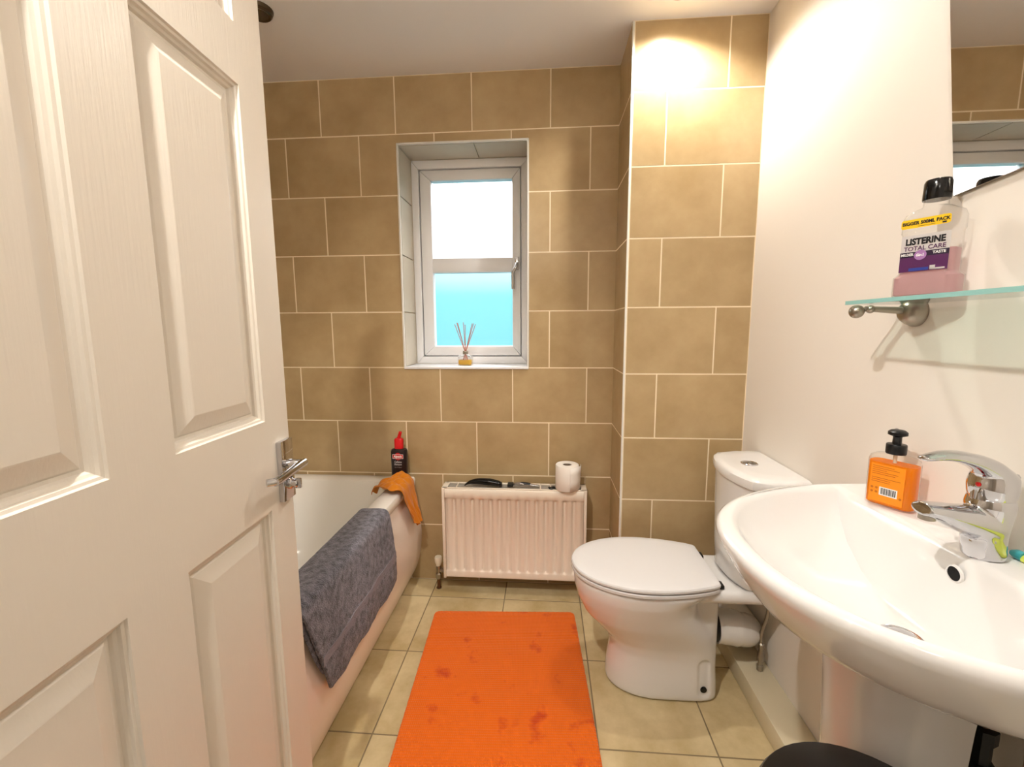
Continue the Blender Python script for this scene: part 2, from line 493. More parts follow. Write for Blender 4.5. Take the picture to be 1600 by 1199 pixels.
# boxing front and side
for k, z0, z1 in rows():
    s = 0.67052 if k % 2 == 0 else 0.45244
    for u0, u1 in ((BXL+0.007, s), (s, min(s+TW, XR)), (s+TW, XR)):
        if u1-u0 > 0.02: place_tile(u0, u1, z0, z1, (0, BXY, 0), (1, 0, 0), (0, 0, 1), (0, -1, 0), wall_boxing, M['wall_tile'])
    place_tile(BXY+0.008, YB, z0, z1, (BXL, 0, 0), (0, 1, 0), (0, 0, 1), (-1, 0, 0), wall_boxing, M['wall_tile'])
# left wall over the bath
for k, z0, z1 in rows(0.56):
    c = 0.02 if k % 2 == 0 else 0.02-TW/2
    while c < YB:
        u0, u1 = max(c, YN), min(c+TW, YB)
        if u1-u0 > 0.015: place_tile(u0, u1, z0, z1, (XL, 0, 0), (0, 1, 0), (0, 0, 1), (1, 0, 0), wall_left, M['wall_tile'])
        c += TW
# floor
FT = 0.35633
for i in range(-1, 4):
    for j in range(-1, 6):
        u0, u1 = max(-0.54191+(i-0)*FT, -0.70), min(-0.54191+(i+1)*FT, XR)
        v1, v0 = min(1.89608-(j)*FT, YB), max(1.89608-(j+1)*FT, YN-0.1)
        if u1-u0 > 0.02 and v1-v0 > 0.02:
            place_tile(u0, u1, v0, v1, (0, 0, 0), (1, 0, 0), (0, 1, 0), (0, 0, 1), floor, M['floor_tile'])

# corner bead of the boxing
bm = bmesh.new(); box(bm, BXL-0.001, BXL+0.007, BXY-0.001, BXY+0.008, 0, H, 0.003, 2)
t = obj('trim_1', bm, M['trim'], None, 40); t['kind'] = 'structure'

# window reveal trim (front edge) and reveal tiles
REV = 2.22
bm = bmesh.new()
box(bm, wx0-0.001, wx0+0.008, YB-0.004, YB+0.006, wz0, wz1, 0.002, 1)
box(bm, wx1-0.008, wx1+0.001, YB-0.004, YB+0.006, wz0, wz1, 0.002, 1)
box(bm, wx0-0.001, wx1+0.001, YB-0.004, YB+0.006, wz1-0.008, wz1+0.001, 0.002, 1)
t = obj('trim_2', bm, M['trim'], None, 40); t['kind'] = 'structure'
boxo('sill', (wx0+0.001, wx1-0.001, YB-0.008, REV+0.01, wz0-0.008+0.0005, wz0+0.004), M['upvc'], wall_back, 0.003)
def rev_tile(u0, u1, v0, v1, O, U, V, N): place_tile(u0, u1, v0, v1, O, U, V, N, wall_back, M['rev_tile'])
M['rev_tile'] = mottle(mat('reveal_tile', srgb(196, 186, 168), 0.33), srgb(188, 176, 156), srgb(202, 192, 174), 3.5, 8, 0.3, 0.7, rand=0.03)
dr_ = 0.0092
for u0, u1 in ((wx0+0.002, wx0+0.355), (wx0+0.355, wx1-0.002)):
    rev_tile(u0, u1, YB+0.006, REV+0.004, (0, 0, wz1-dr_+0.0005), (1, 0, 0), (0, 1, 0), (0, 0, -1))
zr = [wz0+0.004] + [z for z in sorted(ROWS) if wz0+0.05 < z < wz1-0.05] + [wz1-dr_]
for z0, z1 in zip(zr, zr[1:]):
    rev_tile(YB+0.006, REV+0.004, z0, z1, (wx0+dr_-0.0005, 0, 0), (0, 1, 0), (0, 0, 1), (1, 0, 0))
    rev_tile(YB+0.006, REV+0.004, z0, z1, (wx1-dr_+0.0005, 0, 0), (0, 1, 0), (0, 0, 1), (-1, 0, 0))

# ------------------------------------------------------------------ window
win = empty('window_1', ((wx0+wx1)/2, REV, wz0), kind='structure')
wo = Vector(win.location)
def wbox(bm, x0, x1, y0, y1, z0, z1, bev=0.003, seg=2): box(bm, x0-wo.x, x1-wo.x, y0-wo.y, y1-wo.y, z0-wo.z, z1-wo.z, bev, seg)
def ringbars(bm, ox0, ox1, oz0, oz1, ix0, ix1, iz0, iz1, y0, y1, bev=0.004):
    # four mitred bars
    def prism(a):
        vs = []
        for y in (y0, y1):
            vs.append([bm.verts.new((x-wo.x, y-wo.y, z-wo.z)) for x, z in a])
        n = len(a)
        fs = [bm.faces.new(vs[0]), bm.faces.new(vs[1][::-1])]
        for i in range(n): fs.append(bm.faces.new((vs[0][i], vs[0][(i+1) % n], vs[1][(i+1) % n], vs[1][i])))
        es = list({ed for f in fs for ed in f.edges})
        bmesh.ops.bevel(bm, geom=es, offset=bev, segments=2, profile=0.5, affect='EDGES')
    g = 0.0
    prism([(ox0, oz0), (ix0, iz0), (ix0, iz1), (ox0, oz1)]); prism([(ox1, oz0), (ix1, iz0), (ix1, iz1), (ox1, oz1)])
    prism([(ox0, oz0), (ix0, iz0), (ix1, iz0), (ox1, oz0)]); prism([(ox0, oz1), (ix0, iz1), (ix1, iz1), (ox1, oz1)])
fx0, fx1, fz0, fz1 = wx0+0.0095, wx1-0.0095, wz0+0.005, wz1-0.0095
bm = bmesh.new(); ringbars(bm, fx0, fx1, fz0, fz1, -0.633, -0.119, 1.135, 2.066, REV, REV+0.06); ringbars(bm, fx0, fx1, fz0, fz1, -0.612, -0.140, 1.156, 2.046, REV+0.0565, REV+0.075)
obj('window_frame', bm, M['upvc'], win, 35)
bm = bmesh.new(); ringbars(bm, -0.629, -0.123, 1.139, 2.062, -0.572, -0.165, 1.189, 2.010, REV+0.006, REV+0.055, 0.006)
sash = obj('sash', bm, M['upvc'], win, 35)
bm = bmesh.new(); wbox(bm, -0.574, -0.163, REV+0.008, REV+0.052, 1.562, 1.635, 0.006)
obj('glazing_bar', bm, M['upvc'], sash, 35)
for z0, z1 in ((1.187, 1.566), (1.631, 2.012)):
    bm = bmesh.new(); wbox(bm, -0.576, -0.161, REV+0.030, REV+0.034, z0, z1, 0)
    obj('pane', bm, M['frosted'], sash)
# handle
bm = bmesh.new()
hx, hz = -0.140, 1.60
wbox(bm, hx-0.011, hx+0.011, REV-0.006, REV+0.007, hz-0.03, hz+0.035, 0.005)
tube(bm, [(a-wo.x, b-wo.y, c-wo.z) for a, b, c in catmull([(hx, REV-0.004, hz), (hx, REV-0.028, hz-0.005), (hx-0.004, REV-0.036, hz-0.022), (hx-0.018, REV-0.034, hz-0.045), (hx-0.019, REV-0.034, hz-0.08), (hx-0.019, REV-0.034, hz-0.128)], 5)], 0.0092, 10)
obj('window_handle', bm, M['chrome'], win, 40)

# ------------------------------------------------------------------ door
da = -0.064
dvec = Vector((math.sin(da), math.cos(da), 0))
P0 = Vector((-0.55, 0.852, 0))
LW, DH, DT = 0.762, 1.985, 0.038
hinge = P0 + dvec*(0.020-LW)
MD = Matrix((dvec, Vector((-dvec.y, dvec.x, 0)), Vector((0, 0, 1)))).transposed().to_4x4(); MD.translation = hinge+Vector((0, 0, 0.012))
door = empty('door_1', kind='structure', mat=MD)       # local x: hinge -> free edge, -y: face towards the room
us = [0.0, 0.129, 0.355, 0.457, 0.680, LW]
vz = [0.0, 0.215, 0.906, 1.088, 1.700, 1.803, 1.905, DH-0.012]
bm = bmesh.new()   # leaf: stiles and rails with openings, plus back
def quad(bm, a, b, c, d): bm.faces.new([bm.verts.new(p) for p in (a, b, c, d)])
for i in range(5):
    for j in range(7):
        if i in (1, 3) and j in (1, 3, 5): continue
        quad(bm, (us[i], 0, vz[j]), (us[i+1], 0, vz[j]), (us[i+1], 0, vz[j+1]), (us[i], 0, vz[j+1]))
zt = vz[-1]
quad(bm, (0, DT, 0), (0, DT, zt), (LW, DT, zt), (LW, DT, 0))
quad(bm, (0, 0, 0), (0, 0, zt), (0, DT, zt), (0, DT, 0)); quad(bm, (LW, 0, 0), (LW, DT, 0), (LW, DT, zt), (LW, 0, zt))
quad(bm, (0, 0, 0), (0, DT, 0), (LW, DT, 0), (LW, 0, 0)); quad(bm, (0, 0, zt), (LW, 0, zt), (LW, DT, zt), (0, DT, zt))
bmesh.ops.remove_doubles(bm, verts=bm.verts[:], dist=1e-5)
leaf = obj('door_leaf', bm, M['door_paint'], door)
prof = [(0, 0), (0.002, 0.0035), (0.006, 0.0045), (0.008, 0.0085), (0.012, 0.0105), (0.0145, 0.0145), (0.019, 0.0150), (0.022, 0.0125), (0.046, 0.0035), (0.048, 0.003)]
for i in (1, 3):
    for j in (1, 3, 5):
        bm = bmesh.new(); rings = []
        for d_, y_ in prof:
            a0, a1, b0, b1 = us[i]+d_, us[i+1]-d_, vz[j]+d_, vz[j+1]-d_
            rings.append([(a0, y_, b0), (a1, y_, b0), (a1, y_, b1), (a0, y_, b1)])
        loft(bm, rings, False, True)
        obj('panel', bm, M['door_paint'], door)
# lever handle on a square backplate
px, pz = LW-0.030, 0.974
bm = bmesh.new(); box(bm, px-0.023, px+0.023, -0.011, 0.0, pz-0.064, pz+0.064, 0.0015, 2)
hp = obj('handle_plate', bm, M['chrome'], door, 40)
bm = bmesh.new()
lathe(bm, [(0.010, 0), (0.010, -0.030), (0.0085, -0.032)], (px, -0.010, pz+0.012), 20, 'Y')
tube(bm, [(px+0.008, -0.041, pz+0.0135), (px-0.02, -0.042, pz+0.013), (px-0.090, -0.040, pz+0.008), (px-0.100, -0.039, pz+0.008)], [(0.0085, 0.0085)]*4, 16)
tube(bm, [(px-0.094, -0.040, pz+0.008), (px-0.106, -0.026, pz+0.008)], 0.0075, 12)
obj('lever', bm, M['chrome'], hp, 40)
bm = bmesh.new()
lathe(bm, [(0.012, 0), (0.012, -0.006), (0.009, -0.008), (0.009, -0.018), (0.007, -0.020)], (px, -0.010, pz-0.030), 20, 'Y')
box(bm, px-0.004, px+0.004, -0.036, -0.024, pz-0.041, pz-0.019, 0.002, 2)
obj('thumb_turn', bm, M['chrome'], hp, 40)

# ------------------------------------------------------------------ plinth boxing along the right wall
bm = bmesh.new(); box(bm, 0.700, XR-0.0005, YN+0.002, BXY-0.002, 0.001, 0.072, 0.003, 2)
t = obj('baseboard_right', bm, M['timber'], None, 40); t['kind'] = 'structure'

# ------------------------------------------------------------------ ceiling spotlights
lab = ['lit ceiling spotlight above the toilet by the tiled boxing', 'lit ceiling spotlight just inside the open door',
       'lit ceiling spotlight above the washbasin', 'unlit dark metal ceiling spotlight over the bath, peeking past the door edge']
for (lx, ly, w), lb in zip(SPOTS, lab):
    t = empty('ceiling_spotlight', (lx, ly, H), lb, 'spotlight', 'ceiling spotlights')
    bm = bmesh.new(); lathe(bm, [(0.030, -0.006), (0.034, -0.012), (0.044, -0.010), (0.048, -0.002), (0.048, 0.0), (0.03, 0.0)], n=28, cap0=False, cap1=False)
    if w == 0:
        lathe(bm, [(0.044, -0.001), (0.043, -0.014), (0.038, -0.019), (0.030, -0.016)], n=28, cap0=False, cap1=False)
    obj('bezel', bm, M['dark_chrome'] if w == 0 else M['chrome'], t, 40)
    bm = bmesh.new(); lathe(bm, [(0.0305, -0.003), (0.022, -0.0045), (0.008, -0.006)] if w else [(0.031, -0.016), (0.02, -0.014), (0.008, -0.013)], n=20)
    obj('bulb', bm, M['lamp'] if w else M['lamp_off'], t, 40)
    if w:
        ld = bpy.data.lights.new('spot', 'SPOT'); ld.energy = w; ld.color = LAMP_WARM
        ld.spot_size = math.radians(150); ld.spot_blend = 0.6; ld.shadow_soft_size = 0.022
        lo = bpy.data.objects.new('spot', ld); COL.objects.link(lo); lo.parent = t; lo.location = (0, 0, -0.018)
ld = bpy.data.lights.new('hall_fill', 'POINT'); ld.energy = HALL_FILL_W; ld.color = LAMP_WARM; ld.shadow_soft_size = 0.1  # unseen fill added in the hall to keep the room lit
lo = bpy.data.objects.new('hall_fill', ld); COL.objects.link(lo); lo.location = (-0.1, -0.75, 2.2)

# ------------------------------------------------------------------ bath
BZ = 0.55
bath = empty('bathtub', (-0.99, 1.1, 0), 'white bath along the left wall behind the open door', 'bath')
bo = Vector(bath.location)
def sh(pts): return [(x-bo.x, y-bo.y, z-bo.z) for x, y, z in pts]
bx0, bx1, by0, by1 = XL+0.002, -0.640, YN+0.003, YB-0.002
def rr(dx0, dx1, dy0, dy1, r, z): return sh(ring3(rrect(bx0+dx0, bx1-dx1, by0+dy0, by1-dy1, r, 8), z))
rings = [rr(0.03, 0.03, 0.03, 0.03, 0.01, BZ-0.046), rr(0, 0.004, 0, 0, 0.012, BZ-0.046), rr(0, 0, 0, 0, 0.012, BZ-0.040), rr(0, 0, 0, 0, 0.012, BZ-0.012), rr(0.003, 0.004, 0.003, 0.003, 0.014, BZ-0.003), rr(0.010, 0.012, 0.01, 0.01, 0.016, BZ),
         rr(0.060, 0.078, 0.08, 0.07, 0.10, BZ), rr(0.068, 0.087, 0.088, 0.078, 0.10, BZ-0.004), rr(0.072, 0.092, 0.092, 0.082, 0.10, BZ-0.014),
         rr(0.085, 0.105, 0.13, 0.105, 0.11, BZ-0.16), rr(0.10, 0.12, 0.20, 0.14, 0.12, BZ-0.32), rr(0.125, 0.145, 0.26, 0.175, 0.12, BZ-0.365), rr(0.17, 0.19, 0.32, 0.23, 0.10, BZ-0.378)]
bm = bmesh.new(); loft(bm, rings, False, True); obj('tub', bm, M['acrylic'], bath, 35)
# bowed front panel
prof = [(-0.655, 0.503), (-0.645, 0.46), (-0.632, 0.40), (-0.622, 0.32), (-0.620, 0.24), (-0.628, 0.15), (-0.646, 0.08), (-0.672, 0.025), (-0.690, 0.002)]
prof = [(p[0], p[1]) for p in catmull([(a, b, 0) for a, b in prof], 3)]
bm = bmesh.new(); rings = []
for y_ in (by0, 0.6, 1.1, 1.6, by1):
    dx = -0.004*(1-(y_-by0)/(by1-by0))
    rings.append(sh([(a+dx, y_, b) for a, b in prof]+[(a+dx-0.02, y_, b) for a, b in prof[::-1]]))
loft(bm, rings); obj('front_panel', bm, M['bath_panel'], bath, 35)

# ------------------------------------------------------------------ towel and cloth on the bath rim
def cloth_strip(name, path, ys, mt, parent, thick, disp, y_shift=None):
    """sheet swept along y over a path of (x, z) points"""
    bm = bmesh.new(); P = [(p.x, p.y) for p in catmull([(a, b, 0) for a, b in path], 8)]
    n = len(P); rows_ = []
    for j, y in enumerate(ys):
        r = []
        for i, (x, z) in enumerate(P):
            s = i/(n-1)
            dx, dy, dz = disp(s, j/(len(ys)-1), x, y, z)
            r.append(bm.verts.new((x+dx, y+dy, z+dz)))
        rows_.append(r)
    for a, b in zip(rows_, rows_[1:]):
        for i in range(n-1): bm.faces.new((a[i], a[i+1], b[i+1], b[i]))
    o = obj(name, bm, mt, parent, 60)
    sd = o.modifiers.new('t', 'SOLIDIFY'); sd.thickness = thick; sd.offset = 0
    su = o.modifiers.new('s', 'SUBSURF'); su.levels = 1; su.render_levels = 1
    bake(o)
    for p in o.data.polygons: p.use_smooth = True
    return o

towel = empty('bath_towel', (0, 0, 0), 'dark grey terry towel with a paler band, draped over the bath rim', 'towel')
tp = [(-0.745, 0.46), (-0.742, 0.53), (-0.732, 0.556), (-0.69, 0.560), (-0.645, 0.560), (-0.625, 0.548), (-0.616, 0.50), (-0.606, 0.42), (-0.600, 0.36), (-0.598, 0.30), (-0.600, 0.258)]
def td(s, t, x, y, z):
    h = max(0, s-0.45)
    r_ = random.uniform(-0.0012, 0.0012)
    return (0.003*math.sin(t*19+s*5)*h*2+0.002*math.sin(t*41+2)*h+r_, 0.115*(1-t)**1.5*max(0, (s-0.35)/0.65), 0.012*(1-t)*h)
ys = [0.95+0.66*i/90 for i in range(91)]
o = cloth_strip('towel_sheet', tp, ys, M['towel'], towel, 0.011, td)
tp2 = [(-0.630, 0.53), (-0.625, 0.50), (-0.615, 0.42), (-0.610, 0.36), (-0.608, 0.325)]
def td2(s, t, x, y, z): return (0.0, 0.085*(1-t)**1.5*s, 0.0)
cloth_strip('folded_layer', [(a-0.0015, b) for a, b in tp2], [0.96+0.5*i/20 for i in range(21)], M['towel'], towel, 0.005, td2)
def tband(s, t, x, y, z):
    a = td(0.78, t, x, y, z); return (a[0]-a[0]*0.0, a[1], a[2])
cloth_strip('woven_band', [(-0.5963, 0.386), (-0.5958, 0.372), (-0.5953, 0.358)], ys, M['towel_band'], towel, 0.0022, tband)

cloth = empty('cloth', (0, 0, 0), 'mustard yellow cloth crumpled over the far end of the bath rim', 'cloth')
cp = [(-0.775, 0.535), (-0.755, 0.566), (-0.725, 0.566), (-0.69, 0.562), (-0.655, 0.566), (-0.630, 0.556), (-0.624, 0.51), (-0.618, 0.46), (-0.612, 0.42), (-0.608, 0.378)]
def cd(s, t, x, y, z):
    w = 1.0
    if s > 0.5: w = 1-0.50*min(1, (s-0.5)/0.4)
    if s < 0.35: w = 0.45+0.55*s/0.35
    c = 1.872+0.045*max(0, s-0.4)-0.03*max(0, 0.35-s)
    ny = c+(y-1.87)*w
    a = math.sin(t*9+s*7); b = math.sin(t*17-s*11+1)
    top = max(0, 1-abs(s-0.36)/0.30)
    lift = top*(0.026*abs(a)+0.012*abs(b)+0.006*abs(math.sin(t*31+s*23)))
    out = max(0, s-0.5)*(0.050*abs(math.sin(t*7.5+0.4+s*2))+0.018*abs(b))
    end = 0.018*max(0, (s-0.8)/0.2)*(1-abs(2*t-1))*-1 + 0.02*max(0, (s-0.8)/0.2)*abs(2*t-1)
    return (out-0.006*a*max(0, 0.3-s)*3, ny-y+0.008*b*(s > 0.5)*0.5, lift+end+0.02*max(0, 0.25-s)*a*2)
cloth_strip('cloth_sheet', cp, [1.762+0.194*i/30 for i in range(31)], M['cloth'], cloth, 0.003, cd)

# ------------------------------------------------------------------ shampoo bottle on the rim corner
sb = empty('shampoo_bottle', (-0.700, 1.982, BZ+0.0005), 'dark brown shampoo bottle with a red cap at the far corner of the bath rim', 'bottle')
M['brown_plastic'] = mat('dark_brown_plastic', srgb(34, 22, 24), 0.3)
bm = bmesh.new()
loft(bm, [ring3(rrect(-a, a, -b, b, r, 5), z) for a, b, r, z in ((0.035, 0.019, 0.012, 0), (0.038, 0.022, 0.014, 0.004), (0.038, 0.022, 0.014, 0.142), (0.035, 0.020, 0.014, 0.152), (0.022, 0.016, 0.012, 0.156))])
obj('bottle_body', bm, M['brown_plastic'], sb, 40)
bm = bmesh.new(); loft(bm, [ring3(rrect(-a, a, -b, b, r, 5), z) for a, b, r, z in ((0.021, 0.015, 0.012, 0.156), (0.021, 0.015, 0.012, 0.200), (0.016, 0.012, 0.01, 0.206))])
cap = obj('cap', bm, M['red'], sb, 40)
bm = bmesh.new(); tube(bm, [(0.000, 0, 0.204), (0.004, 0, 0.218), (0.010, 0, 0.238)], [0.009, 0.008, 0.0075], 14); obj('nozzle', bm, M['red'], cap, 40)
fr = lambda x, z: frame_m((x, -0.0224, z), (1, 0, 0), (0, -1, 0))
bm = bmesh.new(); loft(bm, [[(x, -0.0220, 0.121+z) for x, z in supell(0, 0, 0.017, 0.018, 2, 28)], [(x, -0.0224, 0.121+z) for x, z in supell(0, 0, 0.017, 0.018, 2, 28)]])
lg = obj('logo_badge', bm, M['red'], sb)
bm = bmesh.new()
box(bm, -0.026, 0.026, -0.0226, -0.0221, 0.1115, 0.1305); lgo = obj('logo_border', bm, M['red'], lg)
bm = bmesh.new()
for (a, b, c, d_) in ((-0.026, 0.026, 0.1105, 0.112), (-0.026, 0.026, 0.130, 0.1315), (-0.0265, -0.025, 0.1105, 0.1315), (0.025, 0.0265, 0.1105, 0.1315)): box(bm, a, b, -0.0229, -0.0225, c, d_)
obj('logo_outline', bm, M['white_print'], lg)
tz = lambda z: Matrix.Translation((0, -0.0006, 0)) @ fr(0, z)
text('logo_lettering', 'Alpecin', 0.015, M['white_print'], lg, tz(0.121), sx=0.9, bold=0.0006)
text('lettering', 'Caffeine', 0.0135, M['grey_print'], sb, tz(0.094), sx=0.8, bold=0.0004)
text('lettering', 'Shampoo', 0.0125, M['grey_print'], sb, tz(0.082), sx=0.78, bold=0.0004)
text('lettering', 'C1', 0.022, M['orange_print'], sb, tz(0.034), bold=0.0008)
text('lettering', 'Hair Energizer', 0.006, M['grey_print'], sb, tz(0.068))

# ------------------------------------------------------------------ radiator
rx0, rx1, rz0, rz1, ry0, ry1 = -0.484, 0.198, 0.078, 0.534, 1.925, 2.012
rad = empty('radiator', ((rx0+rx1)/2, (ry0+ry1)/2, 0), 'white ribbed panel radiator on the tiled wall below the window', 'radiator')
ro = Vector(rad.location)
def rbox(bm, x0, x1, y0, y1, z0, z1, bev=0.002): box(bm, x0-ro.x, x1-ro.x, y0-ro.y, y1-ro.y, z0-ro.z, z1-ro.z, bev, 2)
bm = bmesh.new()
px0, px1 = rx0+0.014, rx1-0.014
nx = 15*12; zl = [rz0+0.006, rz0+0.010, rz0+0.036, rz0+0.040, rz0+0.047, 0.30, rz1-0.058, rz1-0.052, rz1-0.048, rz1-0.010, rz1-0.004]
mk = [0, 0, 0, 0.25, 1, 1, 1, 0.25, 0, 0, 0]; inset = [0.006, 0, 0, 0.002, 0.0045, 0.0045, 0.0045, 0.002, 0, 0, 0.006]
grid = []
for z, k, ins in zip(zl, mk, inset):
    r = []
    for i in range(nx+1):
        t_ = i/12 % 1.0
        w = 0.5-0.5*math.cos(2*PI*t_); w = min(1, w*1.6)     # 1 on the proud flat, 0 in the groove
        y = ry0+ins+(1-w)*0.0095*k
        r.append(bm.verts.new((px0+(px1-px0)*i/nx-ro.x, y-ro.y, z)))
    grid.append(r)
for a, b in zip(grid, grid[1:]):
    for i in range(nx): bm.faces.new((a[i], a[i+1], b[i+1], b[i]))
pnl = obj('ribbed_panel', bm, M['radiator'], rad, 50)
md = pnl.modifiers.new('t', 'SOLIDIFY'); md.thickness = 0.003; md.offset = -1; bake(pnl)
bm = bmesh.new(); rbox(bm, px0, px1, ry1-0.012, ry1, rz0+0.01, rz1-0.02); rbox(bm, px0+0.02, px1-0.02, ry0+0.016, ry0+0.028, rz0+0.01, rz1-0.02); obj('back_panel', bm, M['radiator'], rad, 35)
for a, b in ((rx0, rx0+0.013), (rx1-0.013, rx1)):
    bm = bmesh.new(); rbox(bm, a, b, ry0+0.002, ry1, rz0, rz1-0.002); obj('side_panel', bm, M['radiator'], rad, 35)
bm = bmesh.new()
rbox(bm, rx0, rx1, ry0+0.004, ry0+0.016, rz1-0.006, rz1); rbox(bm, rx0, rx1, ry1-0.012, ry1, rz1-0.006, rz1)
for a, b in ((rx0, rx0+0.026), (rx1-0.026, rx1), (rx0+0.066, rx0+0.070), (-0.02, -0.014), (rx1-0.17, rx1-0.164)): rbox(bm, a, b, ry0+0.004, ry1, rz1-0.006, rz1, 0.001)
gr = obj('top_grille', bm, M['radiator'], rad, 35)
for k in range(4):
    bm = bmesh.new(); yy = ry0+0.026+k*0.0165; rbox(bm, rx0+0.02, rx1-0.02, yy-0.0045, yy+0.0045, rz1-0.010, rz1-0.007, 0)
    obj('grille_bar', bm, M['grey_slot'], gr)
for xa in (-0.30, 0.0):
    bm = bmesh.new(); rbox(bm, xa, xa+0.03, ry1, YB-0.001, 0.16, 0.44); obj('wall_bracket', bm, M['radiator'], rad, 35)
vx, vy = -0.519, 1.968
bm = bmesh.new()
lathe(bm, [(0.0085, 0), (0.0085, 0.055)], (vx-ro.x, vy-ro.y, 0.0), 14); lathe(bm, [(0.013, 0), (0.013, 0.003)], (vx-ro.x, vy-ro.y, 0.0), 14)
obj('supply_pipe', bm, M['copper'], rad, 40)
bm = bmesh.new()
lathe(bm, [(0.012, 0.05), (0.0145, 0.055), (0.0145, 0.075), (0.011, 0.08), (0.011, 0.105), (0.0135, 0.108), (0.0135, 0.118)], (vx-ro.x, vy-ro.y, 0), 8)
lathe(bm, [(0.010, 0), (0.010, 0.012), (0.013, 0.013), (0.013, 0.024), (0.009, 0.026), (0.009, 0.040)], (vx-ro.x, vy-ro.y, 0.094), 8, 'X')
vb = obj('valve', bm, M['steel'], rad, 30)
bm = bmesh.new(); lathe(bm, [(0.011, 0.118), (0.012, 0.124), (0.0165, 0.134), (0.0185, 0.158), (0.016, 0.164)], (vx-ro.x, vy-ro.y, 0), 18); obj('valve_cap', bm, M['cream_plastic'], vb, 40)

# things lying on the radiator
RZ = rz1+0.0005
roll = empty('toilet_roll', (0.107, 1.955, RZ), 'white toilet roll standing on the right end of the radiator', 'toilet roll')
bm = bmesh.new(); lathe(bm, [(0.020, 0.0), (0.052, 0.0), (0.0545, 0.004), (0.0545, 0.112), (0.052, 0.116), (0.0215, 0.116), (0.0205, 0.112), (0.020, 0.0)], n=40, cap0=False, cap1=False)
obj('paper', bm, M['paper'], roll, 40)
bm = bmesh.new(); lathe(bm, [(0.0198, 0.001), (0.0198, 0.113), (0.0185, 0.113), (0.0185, 0.001)], n=24, cap0=False, cap1=False); obj('core', bm, M['card'], roll, 40)
bm = bmesh.new()
rings = []
for z in (0.003, 0.04, 0.08, 0.112):
    rings.append([(0.0560*math.cos(a), 0.0560*math.sin(a), z) for a in [x*0.1 for x in range(-14, -3)]] + [(0.0595+0.001*z*40, -0.004+0.008*k, z) for k in range(4)])
loft(bm, rings, False, False, False); ls = obj('loose_sheet', bm, M['paper'], roll, 60)
md = ls.modifiers.new('t', 'SOLIDIFY'); md.thickness = 0.0006; bake(ls)

tr = empty('beard_trimmer', (-0.29, 1.962, RZ), 'black glossy beard trimmer lying on the left half of the radiator', 'trimmer')
bm = bmesh.new()
tube(bm, catmull([(-0.088, -0.012, 0.004), (-0.076, -0.008, 0.012), (-0.055, -0.002, 0.019), (-0.02, 0.002, 0.022), (0.03, 0.0, 0.020), (0.068, -0.004, 0.016), (0.082, -0.006, 0.013)], 5),
     interp([(0.002, 0.002), (0.006, 0.005), (0.011, 0.010), (0.016, 0.0145), (0.018, 0.0165), (0.0175, 0.014), (0.014, 0.0105)], 31), 18, side=(0, 1, 0))
obj('trimmer_body', bm, M['gloss_black'], tr, 60)
bm = bmesh.new(); box(bm, 0.078, 0.092, -0.020, 0.008, 0.002, 0.020, 0.003, 2); obj('cutter_head', bm, M['black'], tr, 40)
rz_ = empty('safety_razor', (-0.095, 1.962, RZ), 'chrome and black razor lying across the middle of the radiator', 'razor')
bm = bmesh.new()
tube(bm, catmull([(-0.052, 0.006, 0.009), (-0.03, 0.004, 0.013), (0.0, 0.0, 0.012), (0.04, -0.004, 0.009), (0.072, -0.008, 0.0085)], 5), interp([(0.004,), (0.006,), (0.008,), (0.0075,), (0.0085,), (0.006,)], 21) and [0.0055+0.0025*math.sin(i/20*PI) for i in range(21)], 14)
obj('handle', bm, M['chrome'], rz_, 50)
bm = bmesh.new(); tube(bm, [(-0.018, 0.0026, 0.0145), (0.005, -0.0006, 0.0145), (0.03, -0.0034, 0.0125)], [(0.0078, 0.006), (0.0085, 0.0072), (0.0075, 0.006)], 14); obj('grip', bm, M['black'], rz_, 50)
bm = bmesh.new(); box(bm, -0.078, -0.050, -0.022, 0.022, 0.003, 0.016, 0.004, 2); obj('blade_cartridge', bm, M['black'], rz_, 40)
hc = empty('hair_tie', (0.036, 1.945, RZ), 'small dark coiled hair tie beside the toilet roll on the radiator', 'hair tie')
bm = bmesh.new(); tube(bm, [(0.012*math.cos(a*0.4)*1.2, 0.010*math.sin(a*0.4), 0.0035+0.002*math.sin(a)) for a in range(0, 17)], 0.003, 8); obj('tie_loop', bm, M['black'], hc, 60)

# ------------------------------------------------------------------ reed diffuser on the sill
rd = empty('reed_diffuser', (-0.393, 2.125, wz0+0.0045), 'clear glass reed diffuser with pale yellow oil on the window sill', 'diffuser')
bm = bmesh.new(); loft(bm, [ring3(rrect(-a, a, -a, a, r, 5), z) for a, r, z in ((0.030, 0.008, 0.0), (0.034, 0.010, 0.003), (0.034, 0.010, 0.042), (0.030, 0.012, 0.048), (0.014, 0.012, 0.052), (0.012, 0.0115, 0.056), (0.012, 0.0115, 0.072), (0.014, 0.013, 0.074))], True, False)
obj('glass_jar', bm, M['clear'], rd, 40)
bm = bmesh.new(); loft(bm, [ring3(rrect(-a, a, -a, a, 0.008, 5), z) for a, z in ((0.028, 0.004), (0.031, 0.006), (0.031, 0.026))]); obj('oil', bm, M['oil'], rd, 40)
bm = bmesh.new(); lathe(bm, [(0.0125, 0.055), (0.0135, 0.057), (0.0135, 0.068), (0.0125, 0.070)], n=20, cap0=False, cap1=False); obj('neck_ring', bm, M['steel'], rd, 40)
